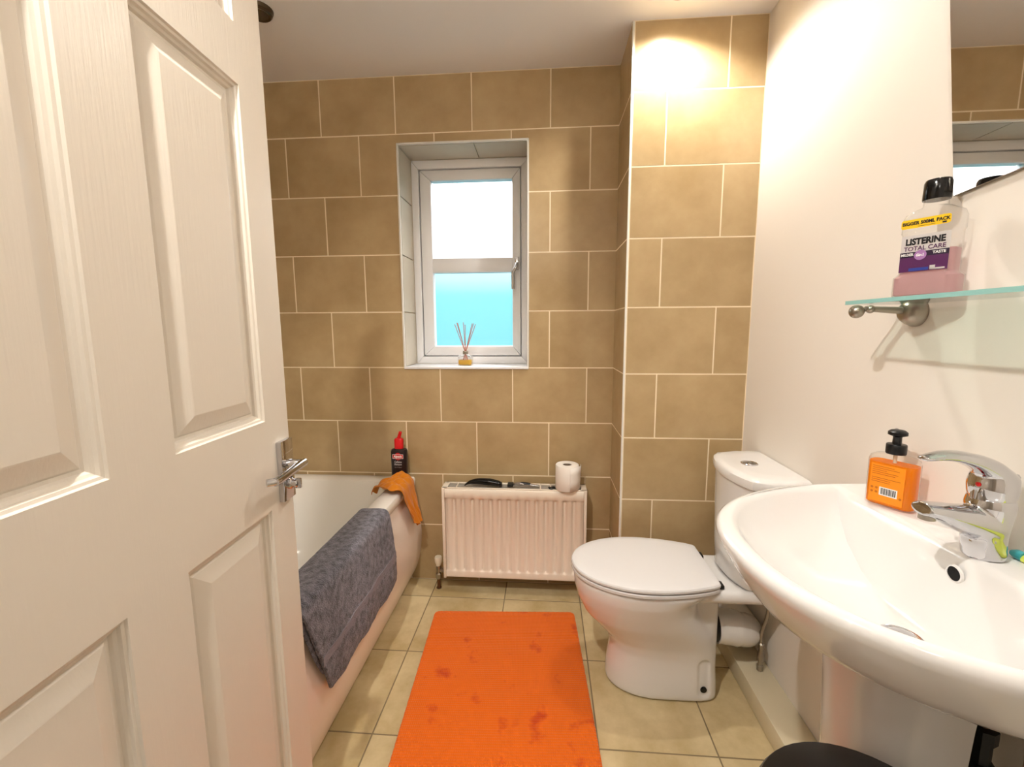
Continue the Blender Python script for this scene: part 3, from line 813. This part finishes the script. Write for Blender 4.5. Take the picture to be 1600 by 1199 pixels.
for tx, ty, tz_ in ((-0.052, 0.0, 0.203), (-0.043, 0.012, 0.210), (-0.034, -0.012, 0.208), (-0.010, 0.01, 0.212), (0.002, -0.006, 0.200), (0.034, 0.012, 0.206), (0.044, -0.008, 0.206), (0.052, 0.004, 0.202)):
    d_ = Vector((tx, ty, tz_))-Vector((0, 0, 0.06)); p = Vector((tx, ty, tz_))-d_*(0.192/d_.z)
    p.x = max(-0.026, min(0.026, p.x)); p.y = max(-0.024, min(0.024, p.y)); 
    bm = bmesh.new(); tube(bm, [tuple(p), (tx*0.03, ty*0.05, 0.066), (tx, ty, tz_)], 0.0019, 6); obj('reed', bm, M['reed'], rd, 60)

# ------------------------------------------------------------------ floor rug
ra = math.radians(3.1)
RL, RW = 1.03, 0.628
Mr = Matrix.Rotation(ra, 4, 'Z'); far_mid = Vector((-0.1765, 1.796, 0))
Mr.translation = far_mid + Mr.to_3x3() @ Vector((0, -RL/2, 0)) + Vector((0, 0, 0.0005))
bm = bmesh.new()
o2 = rrect(-RW/2, RW/2, -RL/2, RL/2, 0.02, 5)
n = len(o2); dense = []
for i in range(n):
    p, q = Vector(o2[i]), Vector(o2[(i+1) % n]); k = max(1, int((q-p).length/0.0105))
    for s in range(k): dense.append(p+(q-p)*s/k)
c_ = [p.normalized() for p in dense]
def off(p, d_, i): 
    w = 0.0016*math.sin(i*PI)*1 + 0.0012*((i*37 % 7)/7-0.5)
    return Vector((p.x-math.copysign(d_+(w if abs(p.x) > RW/2-0.004 else 0), p.x) if abs(p.x) > RW/2-0.022 else p.x, p.y-math.copysign(d_, p.y) if abs(p.y) > RL/2-0.022 else p.y))
rings = []
for d_, z in ((0.003, 0), (0.0, 0.003), (0.0, 0.007), (0.003, 0.010), (0.008, 0.011)):
    rings.append([(*(off(p, d_+(0.001 if i % 2 else 0), i)), z) for i, p in enumerate(dense)])
loft(bm, rings)
rug = obj('bath_rug', bm, M['rug'], None, 50); rug.matrix_world = Mr
tag(rug, 'orange rectangular bath rug with darker stains on the tiled floor', 'rug')

# ------------------------------------------------------------------ toilet
TY = 1.48
wc = empty('toilet', (0.42, TY, 0), 'white close-coupled toilet with closed lid between bath rug and right wall', 'toilet')
def wcp(pts): return [(x-0.42, y, z) for x, y, z in pts]
def dsec(x0, x1, hw, z, xm=None, nr=3.0, nf=2.1, k=24):
    """plan section: rounded front at x0, squarer rear at x1, widest at xm"""
    if xm is None: xm = x0+(x1-x0)*0.5
    out = []
    for i in range(2*k):
        t_ = 2*PI*i/(2*k); c, s = math.cos(t_), math.sin(t_)
        nn = nr if c > 0 else nf; a = (x1-xm) if c > 0 else (xm-x0)
        out.append((xm+a*math.copysign(abs(c)**(2/nn), c), hw*math.copysign(abs(s)**(2/nn), s), z))
    return wcp(out)
bm = bmesh.new()
loft(bm, [dsec(0.232, 0.602, 0.109, 0.001, 0.40, 6), dsec(0.228, 0.604, 0.113, 0.010, 0.40, 6), dsec(0.231, 0.603, 0.109, 0.06, 0.40, 6), dsec(0.237, 0.602, 0.104, 0.11, 0.40, 5),
          dsec(0.241, 0.602, 0.104, 0.15, 0.40, 4.5), dsec(0.232, 0.600, 0.110, 0.187, 0.39, 4), dsec(0.190, 0.592, 0.124, 0.23, 0.38, 3.4), dsec(0.148, 0.562, 0.142, 0.275, 0.36, 3), dsec(0.122, 0.535, 0.159, 0.33, 0.345, 2.6), dsec(0.110, 0.530, 0.172, 0.375, 0.345, 2.6), dsec(0.109, 0.58, 0.174, 0.412, 0.345, 3), dsec(0.113, 0.58, 0.171, 0.419, 0.345, 3)])
loft(bm, [dsec(0.42, 0.603, 0.085, 0.10, 0.50, 6), dsec(0.42, 0.604, 0.078, 0.25, 0.50, 6), dsec(0.42, 0.605, 0.074, 0.40, 0.50, 6)])
box(bm, 0.47-0.42, 0.765-0.42, -0.132, 0.132, 0.376, 0.421, 0.02, 3)
pan = obj('pan', bm, M['ceramic'], wc); fuse(pan, 0.0055, 18)
for v in pan.data.vertices:      # shallow slot pressed into the foot around the fixing screw
    if abs(v.co.y) > 0.08:
        d_ = max(0, math.hypot(v.co.x+0.42-0.548, max(0, abs(v.co.z-0.085)-0.045))/0.018-0.75)
        if d_ < 0.5: v.co.y -= math.copysign(0.006*(1-(d_/0.5)**2), v.co.y)
# slot-like recess panel around the fixing + screw cover
bm = bmesh.new(); lathe(bm, [(0.011, 0.0), (0.011, -0.004), (0.008, -0.006)], (0.548-0.42, -0.0995, 0.046), 20, 'Y'); obj('screw_cap', bm, M['gloss_black'], pan, 40)
def lidout(z, sc=0.0, x0=0.100, x1=0.576):
    xs = 0.345; pts = []
    for i in range(25):
        t_ = PI/2+PI*i/24; pts.append((xs+(xs-x0-sc)*math.cos(t_)*1.0, (0.181-sc)*math.sin(t_)))
    lower = []
    for i in range(1, 9):
        s = i/9; x = xs+(x1-sc-xs)*s; lower.append((x, -(0.181-sc)+0.048*s*s))
    lower += [(x1-sc-0.004, -0.131+sc), (x1-sc, -0.123+sc)]
    upper = [(x, -y) for x, y in lower[::-1]]
    return wcp([(x, y, z) for x, y in pts+lower+upper])
bm = bmesh.new(); loft(bm, [lidout(0.4195, 0.010), lidout(0.4215, 0.003), lidout(0.423, 0.001), lidout(0.431, 0.001), lidout(0.4335, 0.004)]); seat = obj('seat', bm, M['seat'], wc, 35)
bm = bmesh.new(); loft(bm, [lidout(0.4335, 0.013), lidout(0.4385, 0.013), lidout(0.4390, 0.003), lidout(0.4405, 0.0), lidout(0.447, 0.0), lidout(0.4515, 0.003), lidout(0.4535, 0.008), lidout(0.4555, 0.03), lidout(0.457, 0.08)]); obj('lid', bm, M['seat'], wc, 25)
bm = bmesh.new()
for s in (-1, 1): box(bm, 0.576-0.42, 0.594-0.42, s*0.095-0.016, s*0.095+0.016, 0.4215, 0.435, 0.003, 2)
box(bm, 0.574-0.42, 0.578-0.42, -0.10, 0.10, 0.424, 0.434)
obj('hinge', bm, M['black'], wc, 40)
# cistern
def csec(xf, hw, z, r=0.05, k=14):
    """bowed front at xf, flat back at the wall, half width hw"""
    xb = XR-0.003; pts = []
    for i in range(k+1):
        t_ = i/k; y = hw-2*hw*t_; u = abs(y)/hw
        pts.append((xf+0.045*u**2.2+0.05*max(0, (u-0.82)/0.18)**2, y, z))
    return wcp([(xb, hw, z)]+pts+[(xb, -hw, z)])
bm = bmesh.new(); loft(bm, [csec(0.632, 0.130, 0.4225), csec(0.618, 0.140, 0.44), csec(0.616, 0.152, 0.52), csec(0.614, 0.166, 0.65), csec(0.612, 0.172, 0.775)])
obj('cistern', bm, M['ceramic'], wc, 38)
bm = bmesh.new(); loft(bm, [csec(0.612, 0.172, 0.7755), csec(0.606, 0.178, 0.779), csec(0.604, 0.180, 0.79), csec(0.606, 0.178, 0.805), csec(0.614, 0.171, 0.813), csec(0.628, 0.158, 0.816), csec(0.66, 0.12, 0.817)])
cl = obj('cistern_lid', bm, M['ceramic'], wc, 38)
bm = bmesh.new(); lathe(bm, [(0.027, 0.814), (0.027, 0.8195), (0.024, 0.8215), (0.022, 0.820)], (0.697-0.42, 0, 0), 28); fb = obj('flush_button', bm, M['chrome'], cl, 40)
bm = bmesh.new(); box(bm, 0.697-0.42-0.0205, 0.697-0.42+0.0205, -0.0012, 0.0012, 0.8192, 0.8222, 0); lathe(bm, [(0.007, 0.8195), (0.006, 0.8228)], (0.697-0.42, 0, 0), 16); obj('button_split', bm, M['steel'], fb, 40)
# soil connector and inlet hose
bm = bmesh.new(); lathe(bm, [(0.050, 0.0), (0.053, 0.004), (0.053, 0.020)], (0.600-0.42, 0, 0.215), 28, 'X'); sc_ = obj('connector_seal', bm, M['black'], wc, 40)
bm = bmesh.new()
tube(bm, catmull([(0.616-0.42, 0, 0.215), (0.66-0.42, 0, 0.213), (0.70-0.42, 0, 0.205), (0.728-0.42, 0.02, 0.19), (0.738-0.42, 0.06, 0.18), (0.738-0.42, 0.30-0.02, 0.17)], 6), [0.058]*3+[0.060]*8+[0.056]*20, 24)
obj('soil_connector', bm, M['ceramic'], wc, 40)
bm = bmesh.new()
tube(bm, catmull([(0.765-0.42, -0.03, 0.078), (0.765-0.42, -0.03, 0.16), (0.763-0.42, -0.028, 0.21), (0.768-0.42, -0.05, 0.30), (0.765-0.42, -0.06, 0.40), (0.762-0.42, -0.06, 0.43)], 5), 0.006, 10)
lathe(bm, [(0.011, 0), (0.011, 0.018), (0.008, 0.02), (0.008, 0.035), (0.012, 0.037), (0.012, 0.062), (0.009, 0.066), (0.009, 0.082), (0.0115, 0.084), (0.0115, 0.10), (0.007, 0.104)], (0.765-0.42, -0.03, 0.0735), 8)
obj('inlet_hose', bm, M['steel'], wc, 40)

# ------------------------------------------------------------------ washbasin
BY, BZT = 0.755, 0.895
basin = empty('washbasin', (0.56, BY, 0), 'white pedestal washbasin with chrome mixer tap on the right wall', 'washbasin')
BK = 64
def bsec(dep, hl, z, xb=XR-0.002, p=2.4, q=2.0, backr=0.0):
    """D plan: straight back at xb, front bulging dep towards the room, half length hl"""
    out = []
    for i in range(BK+1):
        a = PI*i/BK
        c, s = math.cos(a), math.sin(a)
        y = hl*math.copysign(abs(c)**(2/p), c)*-1
        x = xb-dep*abs(s)**(2/q)
        out.append((x-0.56, y, z))
    return out
def wide(dep, hl, z, **k):
    r = bsec(dep, hl, z, **k); n0 = 16
    a, b = Vector(r[0]), Vector(r[-1])
    back = [tuple(b+(a-b)*(i/n0)) for i in range(1, n0)]
    return r+back
XB = XR-0.002
rg = [wide(0.20, 0.15, 0.690), wide(0.25, 0.185, 0.705), wide(0.32, 0.235, 0.740), wide(0.372, 0.272, 0.768), wide(0.404, 0.294, 0.786), wide(0.420, 0.306, 0.797), wide(0.432, 0.3155, 0.812), wide(0.450, 0.328, 0.842), wide(0.463, 0.337, 0.866), wide(0.468, 0.340, 0.878), wide(0.467, 0.339, 0.887), wide(0.460, 0.334, 0.8935),
      wide(0.452, 0.329, 0.895), wide(0.449, 0.327, 0.895)]
# inner rings: back edge moves in front of the tap deck
def inner(front, hl, xb, z, p=2.3): return wide(xb-front, hl, z, xb=xb, p=p)
fx = XB-0.468
rg += [inner(fx+0.027, 0.316, 0.722, 0.8945), inner(fx+0.034, 0.309, 0.715, 0.891), inner(fx+0.042, 0.301, 0.709, 0.882), inner(fx+0.056, 0.288, 0.702, 0.860),
       inner(fx+0.085, 0.262, 0.694, 0.830), inner(fx+0.125, 0.222, 0.685, 0.795), inner(fx+0.17, 0.160, 0.676, 0.762), inner(fx+0.215, 0.090, 0.667, 0.745), inner(fx+0.26, 0.03, 0.655, 0.739)]
bm = bmesh.new(); loft(bm, rg)
bas = obj('bowl', bm, M['ceramic'], basin, 50)
bm = bmesh.new(); lathe(bm, [(0.016, 0), (0.012, -0.0008), (0.0, -0.0012)], (0, 0, 0), 24, 'X', cap1=False)
def plug_pos(): return (0.618-0.56, -0.022, 0.7425)
bm.free()
bm = bmesh.new(); lathe(bm, [(0.033, -0.002), (0.033, 0.003), (0.030, 0.005), (0.024, 0.004), (0.022, 0.002)], plug_pos(), 32); wst = obj('waste_ring', bm, M['chrome'], basin, 40)
bm = bmesh.new(); lathe(bm, [(0.021, 0.0), (0.021, 0.007), (0.017, 0.0095), (0.006, 0.011)], plug_pos(), 28); obj('plug', bm, M['chrome'], wst, 40)
# overflow hole on the bowl's back wall
bm = bmesh.new(); lathe(bm, [(0.0155, 0), (0.0145, -0.003), (0.012, -0.0035)], (0.7005-0.56, -0.012, 0.860), 24, 'X', cap0=False, cap1=False); ofr = obj('overflow_rim', bm, M['ceramic'], basin, 40)
bm = bmesh.new(); lathe(bm, [(0.0135, 0), (0.0125, -0.0022)], (0.7005-0.56, -0.012, 0.860), 24, 'X'); obj('overflow_hole', bm, M['dark_hole'], ofr, 40)
# pedestal: half shell open to the wall
bm = bmesh.new()
def ped(r, z, cx=0.643, cy=0.025, back=0.06):
    o_, i_ = [], []
    for k in range(25):
        a = PI/2+PI*k/24
        o_.append((cx+r*math.cos(a)-0.56, cy+r*math.sin(a), z)); i_.append((cx+(r-0.014)*math.cos(a)-0.56, cy+(r-0.014)*math.sin(a), z))
    o_ = [(cx+back-0.56, cy+r, z)]+o_+[(cx+back-0.56, cy-r, z)]; i_ = [(cx+back-0.56, cy+r-0.014, z)]+i_+[(cx+back-0.56, cy-r+0.014, z)]
    return o_+i_[::-1]
loft(bm, [ped(0.105, 0.001), ped(0.105, 0.02), ped(0.094, 0.06), ped(0.088, 0.20), ped(0.092, 0.45), ped(0.100, 0.62), ped(0.108, 0.718)])
obj('pedestal', bm, M['ceramic'], basin, 40)
# pipes behind the pedestal
bm = bmesh.new()
tube(bm, [(0.735-0.56, -0.055, 0.073), (0.735-0.56, -0.055, 0.55), (0.735-0.56, -0.055, 0.70)], 0.008, 12); obj('supply_pipe', bm, M['copper'], basin, 40)
bm = bmesh.new()
tube(bm, [(0.765-0.56, -0.10, 0.073), (0.765-0.56, -0.10, 0.70)], 0.008, 12); obj('supply_pipe', bm, M['copper'], basin, 40)
bm = bmesh.new(); lathe(bm, [(0.014, 0.0), (0.014, 0.02), (0.020, 0.022), (0.020, 0.05), (0.014, 0.052), (0.014, 0.09), (0.019, 0.092), (0.019, 0.115), (0.010, 0.117)], (0.735-0.56, -0.055, 0.50), 8); obj('isolating_valve', bm, M['black'], basin, 40)

# mixer tap
tap = empty('mixer_tap', (0.740, 0.744, BZT+0.0005), 'chrome lever mixer tap on the washbasin deck', 'tap')
bm = bmesh.new()
lathe(bm, [(0.0275, 0.0), (0.0275, 0.005), (0.026, 0.009), (0.0265, 0.04), (0.030, 0.075), (0.0315, 0.090), (0.029, 0.102), (0.018, 0.112)], n=32)
tube(bm, catmull([(0.004, 0, 0.055), (-0.022, -0.003, 0.060), (-0.06, -0.008, 0.070), (-0.09, -0.012, 0.079), (-0.120, -0.016, 0.086)], 6),
     interp([(0.028, 0.036), (0.027, 0.029), (0.025, 0.021), (0.0225, 0.0155), (0.0185, 0.0105)], 25), 24, side=(0, 1, 0))
# sweep under the spout into the foot
tube(bm, catmull([(0.0, 0, 0.005), (-0.008, -0.001, 0.025), (-0.018, -0.002, 0.045), (-0.045, -0.006, 0.058)], 5), interp([(0.029, 0.028), (0.026, 0.026), (0.024, 0.02), (0.02, 0.012)], 16), 20, side=(0, 1, 0))
tb = obj('tap_body', bm, M['chrome'], tap); fuse(tb, 0.0022, 8)
bm = bmesh.new(); lathe(bm, [(0.0115, 0.0), (0.0115, -0.012), (0.0095, -0.013)], (-0.108, -0.0140, 0.079), 24); obj('aerator', bm, M['steel'], tap, 40)
bm = bmesh.new()
lathe(bm, [(0.028, 0.100), (0.030, 0.108), (0.0315, 0.122), (0.029, 0.138), (0.021, 0.150), (0.008, 0.156)], n=32)
tube(bm, catmull([(0.012, 0.0, 0.128), (-0.012, -0.002, 0.150), (-0.045, -0.006, 0.166), (-0.085, -0.010, 0.174), (-0.128, -0.016, 0.170)], 6), interp([(0.027, 0.022), (0.026, 0.018), (0.022, 0.012), (0.017, 0.0085), (0.010, 0.004)], 25), 22, side=(0, 1, 0))
tl = obj('lever', bm, M['chrome'], tap); fuse(tl, 0.0022, 8)
bm = bmesh.new(); lathe(bm, [(0.0185, 0.100), (0.0185, 0.120)], (-0.012, -0.002, 0), 24); crt = obj('cartridge_neck', bm, M['chrome'], tap, 40)
bm = bmesh.new(); lathe(bm, [(0.0038, 0.0), (0.0038, -0.0016), (0.002, -0.0022)], (-0.0295, -0.008, 0.126), 16, 'X'); obj('hot_dot', bm, M['red'], tap, 40)
bm = bmesh.new()
tube(bm, [(0.038, 0.004, 0.0), (0.038, 0.004, 0.125)], 0.0026, 10); lathe(bm, [(0.003, 0.12), (0.0055, 0.124), (0.0055, 0.136), (0.003, 0.14)], (0.038, 0.004, 0), 16); obj('pop_up_rod', bm, M['chrome'], tap, 40)

# toothbrush lying on the deck
tbz = BZT+0.0005
tbr = empty('toothbrush', (0.785, 0.712, tbz), 'teal and lime green toothbrush lying on the washbasin deck beside the tap', 'toothbrush')
bm = bmesh.new(); tube(bm, catmull([(-0.002, 0.012, 0.006), (0.0, -0.005, 0.007), (0.003, -0.045, 0.008), (0.006, -0.12, 0.007)], 6), interp([(0.0075, 0.006), (0.008, 0.0065), (0.009, 0.007), (0.0065, 0.006)], 19), 14); obj('handle', bm, M['lime'], tbr, 60)
bm = bmesh.new(); tube(bm, [(-0.002, 0.030, 0.0065), (-0.002, 0.022, 0.0075), (-0.002, 0.011, 0.0075)], [0.005, 0.0082, 0.0082], 14); obj('handle_end', bm, M['teal'], tbr, 60)

# soap dispenser
vd = Vector((-0.62, -0.785, 0)).normalized(); vr = Vector((-vd.y, vd.x, 0))      # towards the doorway
def facing(theta):   # normal turned theta to the viewer's left
    lf = Vector((vd.y, -vd.x, 0)); lf = lf if lf.x < 0 else -lf
    return (vd*math.cos(theta)+lf*math.sin(theta)).normalized()
def bottle_root(name, loc, theta, *a):
    nrm = facing(theta); xr_ = Vector((0, 0, 1)).cross(nrm); Mx = Matrix((xr_, Vector((0, 0, 1)).cross(xr_), Vector((0, 0, 1)))).transposed().to_4x4(); Mx.translation = Vector(loc)
    return empty(name, (0, 0, 0), *a, mat=Mx)
sd_ = bottle_root('soap_dispenser', (0.742, 0.945, BZT+0.0006), math.radians(20), 'clear soap bottle of orange liquid with black pump on the washbasin deck', 'soap dispenser')
# local: x to the viewer's right, -y faces the viewer
def pris(bm, L_, cap0=True, cap1=True): loft(bm, [ring3(rrect(-a, a, -b, b, r, 6), z) for a, b, r, z in L_], cap0, cap1)
bm = bmesh.new(); pris(bm, [(0.038, 0.018, 0.012, 0.0), (0.0425, 0.0225, 0.016, 0.003), (0.0425, 0.0225, 0.016, 0.100), (0.040, 0.021, 0.016, 0.108), (0.032, 0.017, 0.015, 0.113), (0.013, 0.013, 0.0128, 0.116), (0.0125, 0.0125, 0.0123, 0.120)]); obj('clear_bottle', bm, M['clear_amber'], sd_, 40)
bm = bmesh.new(); pris(bm, [(0.036, 0.016, 0.010, 0.003), (0.0405, 0.0205, 0.014, 0.006), (0.0405, 0.0205, 0.014, 0.096)]); obj('liquid_soap', bm, M['soap'], sd_, 40)
bm = bmesh.new(); lathe(bm, [(0.0035, 0.096), (0.0035, 0.118)], n=12); obj('dip_tube', bm, M['cream_plastic'], sd_, 40)
bm = bmesh.new(); lathe(bm, [(0.0165, 0.116), (0.0175, 0.118), (0.0175, 0.135), (0.0165, 0.137), (0.008, 0.138), (0.0075, 0.152), (0.009, 0.154), (0.0165, 0.157), (0.0165, 0.163), (0.012, 0.167), (0.004, 0.168)], n=28)
tube(bm, [(-0.004, 0.002, 0.161), (-0.010, 0.020, 0.161), (-0.013, 0.028, 0.157)], [0.006, 0.0055, 0.004], 12); obj('pump', bm, M['black'], sd_, 40)
lm = lambda x, z, d_=0.0: frame_m((x, -0.0226-d_, z), (1, 0, 0), (0, -1, 0))
M['amber_label'] = mat('amber_label', srgb(250, 146, 14), 0.4)
bm = bmesh.new(); box(bm, -0.031, 0.028, -0.0230, -0.0226, 0.010, 0.093, 0); bl = obj('back_label', bm, M['amber_label'], sd_)
bm = bmesh.new(); box(bm, -0.013, 0.018, -0.0234, -0.0230, 0.026, 0.044, 0); bcp = obj('barcode_panel', bm, M['white_print'], bl)
bm = bmesh.new(); xx = -0.0105; k = 0
while xx < 0.0145:
    w_ = (0.0006, 0.0012, 0.0009, 0.0017, 0.0007)[k % 5]; box(bm, xx, xx+w_, -0.0237, -0.0234, 0.0285, 0.042, 0); xx += w_+(0.0009, 0.0006, 0.0013, 0.0007)[k % 4]; k += 1
obj('barcode', bm, M['black_print'], bl)['kind'] = 'stuff'
bm = bmesh.new()
for k in range(9): 
    if k in (5,): continue
    box(bm, -0.028, -0.028+0.05*(0.75+0.25*math.sin(k*2.3)), -0.0233, -0.0230, 0.087-k*0.0042, 0.0878-k*0.0042+0.0006, 0)
obj('small_print', bm, M['brown_print'], bl)['kind'] = 'stuff'
bm = bmesh.new()
for cx, cz in ((-0.026, 0.040), (-0.018, 0.040), (-0.026, 0.031), (-0.018, 0.031), (0.0235, 0.027)):
    loft(bm, [[(cx+x, -0.0230, cz+z) for x, z in supell(0, 0, 0.0026, 0.0026, 2, 10)], [(cx+x, -0.0234, cz+z) for x, z in supell(0, 0, 0.0026, 0.0026, 2, 10)]])
obj('label_symbols', bm, M['brown_print'], bl)['kind'] = 'stuff'

# ------------------------------------------------------------------ glass shelf
SZ = 1.335
shelf = empty('glass_shelf', (0.735, 0.70, SZ), 'clear glass shelf with green edge on chrome brackets on the right wall', 'shelf')
so = Vector(shelf.location)
s0, s1, sy0, sy1 = 0.668, XR-0.006, 0.38, 1.030
bm = bmesh.new(); box(bm, s0+0.0015-so.x, s1-so.x, sy0-so.y, sy1-0.0015-so.y, -0.008, 0.0); obj('glass_plate', bm, M['shelf_glass'], shelf)
bm = bmesh.new(); box(bm, s0-so.x, s0+0.0014-so.x, sy0-so.y, sy1-so.y, -0.008, 0.0); box(bm, s0+0.0014-so.x, s1-so.x, sy1-0.0014-so.y, sy1-so.y, -0.008, 0.0); obj('polished_edge', bm, M['glass_edge'], shelf)
for yb in (1.010, 0.43):
    bm = bmesh.new()
    lathe(bm, [(0.031, 0.0), (0.031, -0.004), (0.028, -0.009), (0.027, -0.014), (0.020, -0.026), (0.012, -0.032), (0.0, -0.034)][:-1], (XR-0.0005-so.x, yb-so.y, -0.026), 28, 'X')
    tube(bm, [(XR-0.03-so.x, yb-so.y, -0.022), (s0+0.045-so.x, yb-so.y, -0.0185), (s0+0.03-so.x, yb-so.y, -0.018)], [0.008, 0.006, 0.006], 14)
    obj('bracket', bm, M['steel'], shelf, 40)
    bm = bmesh.new()
    bmesh.ops.create_uvsphere(bm, u_segments=20, v_segments=12, radius=0.0145, matrix=Matrix.Translation((s0+0.012-so.x, yb-so.y, -0.0235)))
    bmesh.ops.create_uvsphere(bm, u_segments=16, v_segments=10, radius=0.009, matrix=Matrix.Translation((s0+0.040-so.x, yb-so.y, -0.0185)))
    obj('bracket_ball', bm, M['steel'], shelf, 60)

# mouthwash bottle
mw = bottle_root('mouthwash_bottle', (0.750, 0.926, SZ+0.0006), math.radians(22), 'half-empty clear bottle of mauve mouthwash with black cap on the glass shelf', 'bottle')
bm = bmesh.new(); pris(bm, [(0.044, 0.023, 0.014, 0.0), (0.050, 0.0275, 0.016, 0.004), (0.050, 0.0275, 0.016, 0.040), (0.044, 0.0235, 0.014, 0.046), (0.0425, 0.0230, 0.014, 0.050), (0.0425, 0.0230, 0.014, 0.122), (0.0445, 0.0245, 0.015, 0.126), (0.0445, 0.0245, 0.015, 0.150), (0.041, 0.0235, 0.016, 0.160), (0.028, 0.020, 0.016, 0.168), (0.019, 0.0185, 0.018, 0.172), (0.018, 0.018, 0.0178, 0.186)]); obj('clear_bottle', bm, M['clear'], mw, 35)
bm = bmesh.new(); pris(bm, [(0.043, 0.021, 0.012, 0.003), (0.048, 0.0255, 0.014, 0.006), (0.048, 0.0255, 0.014, 0.039), (0.042, 0.0215, 0.012, 0.045), (0.0408, 0.0212, 0.012, 0.049), (0.0408, 0.0212, 0.012, 0.090)]); obj('mouthwash', bm, M['mouthwash'], mw, 35)
bm = bmesh.new(); lathe(bm, [(0.0205, 0.184), (0.0212, 0.186), (0.0205, 0.216), (0.0185, 0.221), (0.008, 0.223)], n=30); cp_ = obj('cap', bm, M['gloss_black'], mw, 40)
bm = bmesh.new(); box(bm, -0.038, 0.036, -0.0236, -0.0231, 0.050, 0.120, 0); ml = obj('front_label', bm, M['silver_label'], mw)
bm = bmesh.new(); box(bm, -0.038, 0.036, -0.0239, -0.0236, 0.050, 0.087, 0); lb2 = obj('label_band', bm, M['purple_label'], ml)
bm = bmesh.new(); box(bm, -0.038, 0.036, -0.0242, -0.0239, 0.078, 0.088, 0); obj('label_band', bm, M['dark_purple'], ml)
bm = bmesh.new(); box(bm, -0.022, 0.008, -0.0242, -0.0239, 0.0515, 0.057, 0); obj('label_band', bm, M['blue_print'], ml)
bm = bmesh.new(); box(bm, 0.010, 0.032, -0.0242, -0.0239, 0.0515, 0.0545, 0); box(bm, 0.010, 0.018, -0.0242, -0.0239, 0.0515, 0.0595, 0); obj('label_badge', bm, M['silver_label'], ml)
bm = bmesh.new(); loft(bm, [[(-0.006+x, y, 0.081+z) for x, z in supell(0, 0, 0.0095, 0.0095, 2, 28)] for y in (-0.0239, -0.0245)]); obj('label_badge', bm, M['lilac_print'], ml)
mm = lambda x, z, d_=0.0005: frame_m((x, -0.0238-d_, z), (1, 0, 0), (0, -1, 0))
text('lettering', 'LISTERINE', 0.0165, M['black_print'], ml, mm(-0.001, 0.107), sx=0.82, bold=0.0007)
text('lettering', 'TOTAL CARE', 0.0115, M['purple_label'], ml, mm(-0.001, 0.094), sx=0.93, bold=0.0001)
text('lettering', '6in1', 0.0075, M['white_print'], ml, mm(-0.006, 0.081, 0.001), bold=0.0002)
text('lettering', 'TASTE', 0.0068, M['white_print'], ml, mm(0.022, 0.083, 0.0008), bold=0.0002)
text('lettering', 'MILDER', 0.0068, M['white_print'], ml, mm(-0.0265, 0.083, 0.0008), bold=0.0002, sx=0.85)
bm = bmesh.new(); loft(bm, [[(x, y, 0.142+z) for x, z in rrect(-0.0405, 0.034, -0.0085, 0.0085, 0.004, 3)] for y in (-0.0246, -0.0250)]); yl = obj('offer_label', bm, M['yellow_label'], mw)
text('lettering', 'BIGGER 500ML PACK', 0.0085, M['black_print'], yl, mm(-0.003, 0.1425, 0.0016), sx=0.90, bold=0.0003)
bm = bmesh.new(); box(bm, -0.014, 0.012, -0.0253, -0.0250, 0.1360, 0.1366, 0); box(bm, 0.022, 0.028, -0.0253, -0.0250, 0.1352, 0.1380, 0); obj('small_print', bm, M['black_print'], yl)

# ------------------------------------------------------------------ mirror, hung slightly askew
mi = empty('wall_mirror', (XR, 0.66, 1.75), 'frameless mirror hung above the glass shelf on the right wall', 'mirror')
def mq(d_): 
    pts = [(0.948, 1.531), (1.038, 2.12), (0.50, 2.17), (0.45, 1.573)]
    c = Vector((sum(p[0] for p in pts)/4, sum(p[1] for p in pts)/4))
    return [c+(Vector(p)-c)*(1-d_) for p in pts]
bm = bmesh.new()
def mring(d_, x): return [(x-XR, p.x-0.66, p.y-1.75) for p in mq(d_)]
loft(bm, [mring(0, XR-0.001), mring(0, XR-0.0055), mring(0.004, XR-0.0068)], True, False); obj('mirror_edge', bm, M['steel'], mi)
bm = bmesh.new(); loft(bm, [mring(0.0042, XR-0.0060), mring(0.0042, XR-0.0069)]); obj('mirror_glass', bm, M['mirror'], mi)

# ------------------------------------------------------------------ black bin
bin_ = empty('laundry_bin', (0.475, 0.550, 0.001), 'black round bin on the floor in front of the washbasin', 'bin')
bm = bmesh.new(); lathe(bm, [(0.120, 0.0), (0.130, 0.006), (0.154, 0.52), (0.154, 0.533)], n=48); obj('bin_body', bm, M['black'], bin_, 40)
bm = bmesh.new(); lathe(bm, [(0.153, 0.534), (0.159, 0.536), (0.160, 0.550), (0.155, 0.559), (0.130, 0.566), (0.07, 0.572), (0.02, 0.574)], n=48); obj('bin_lid', bm, M['black'], bin_, 40)
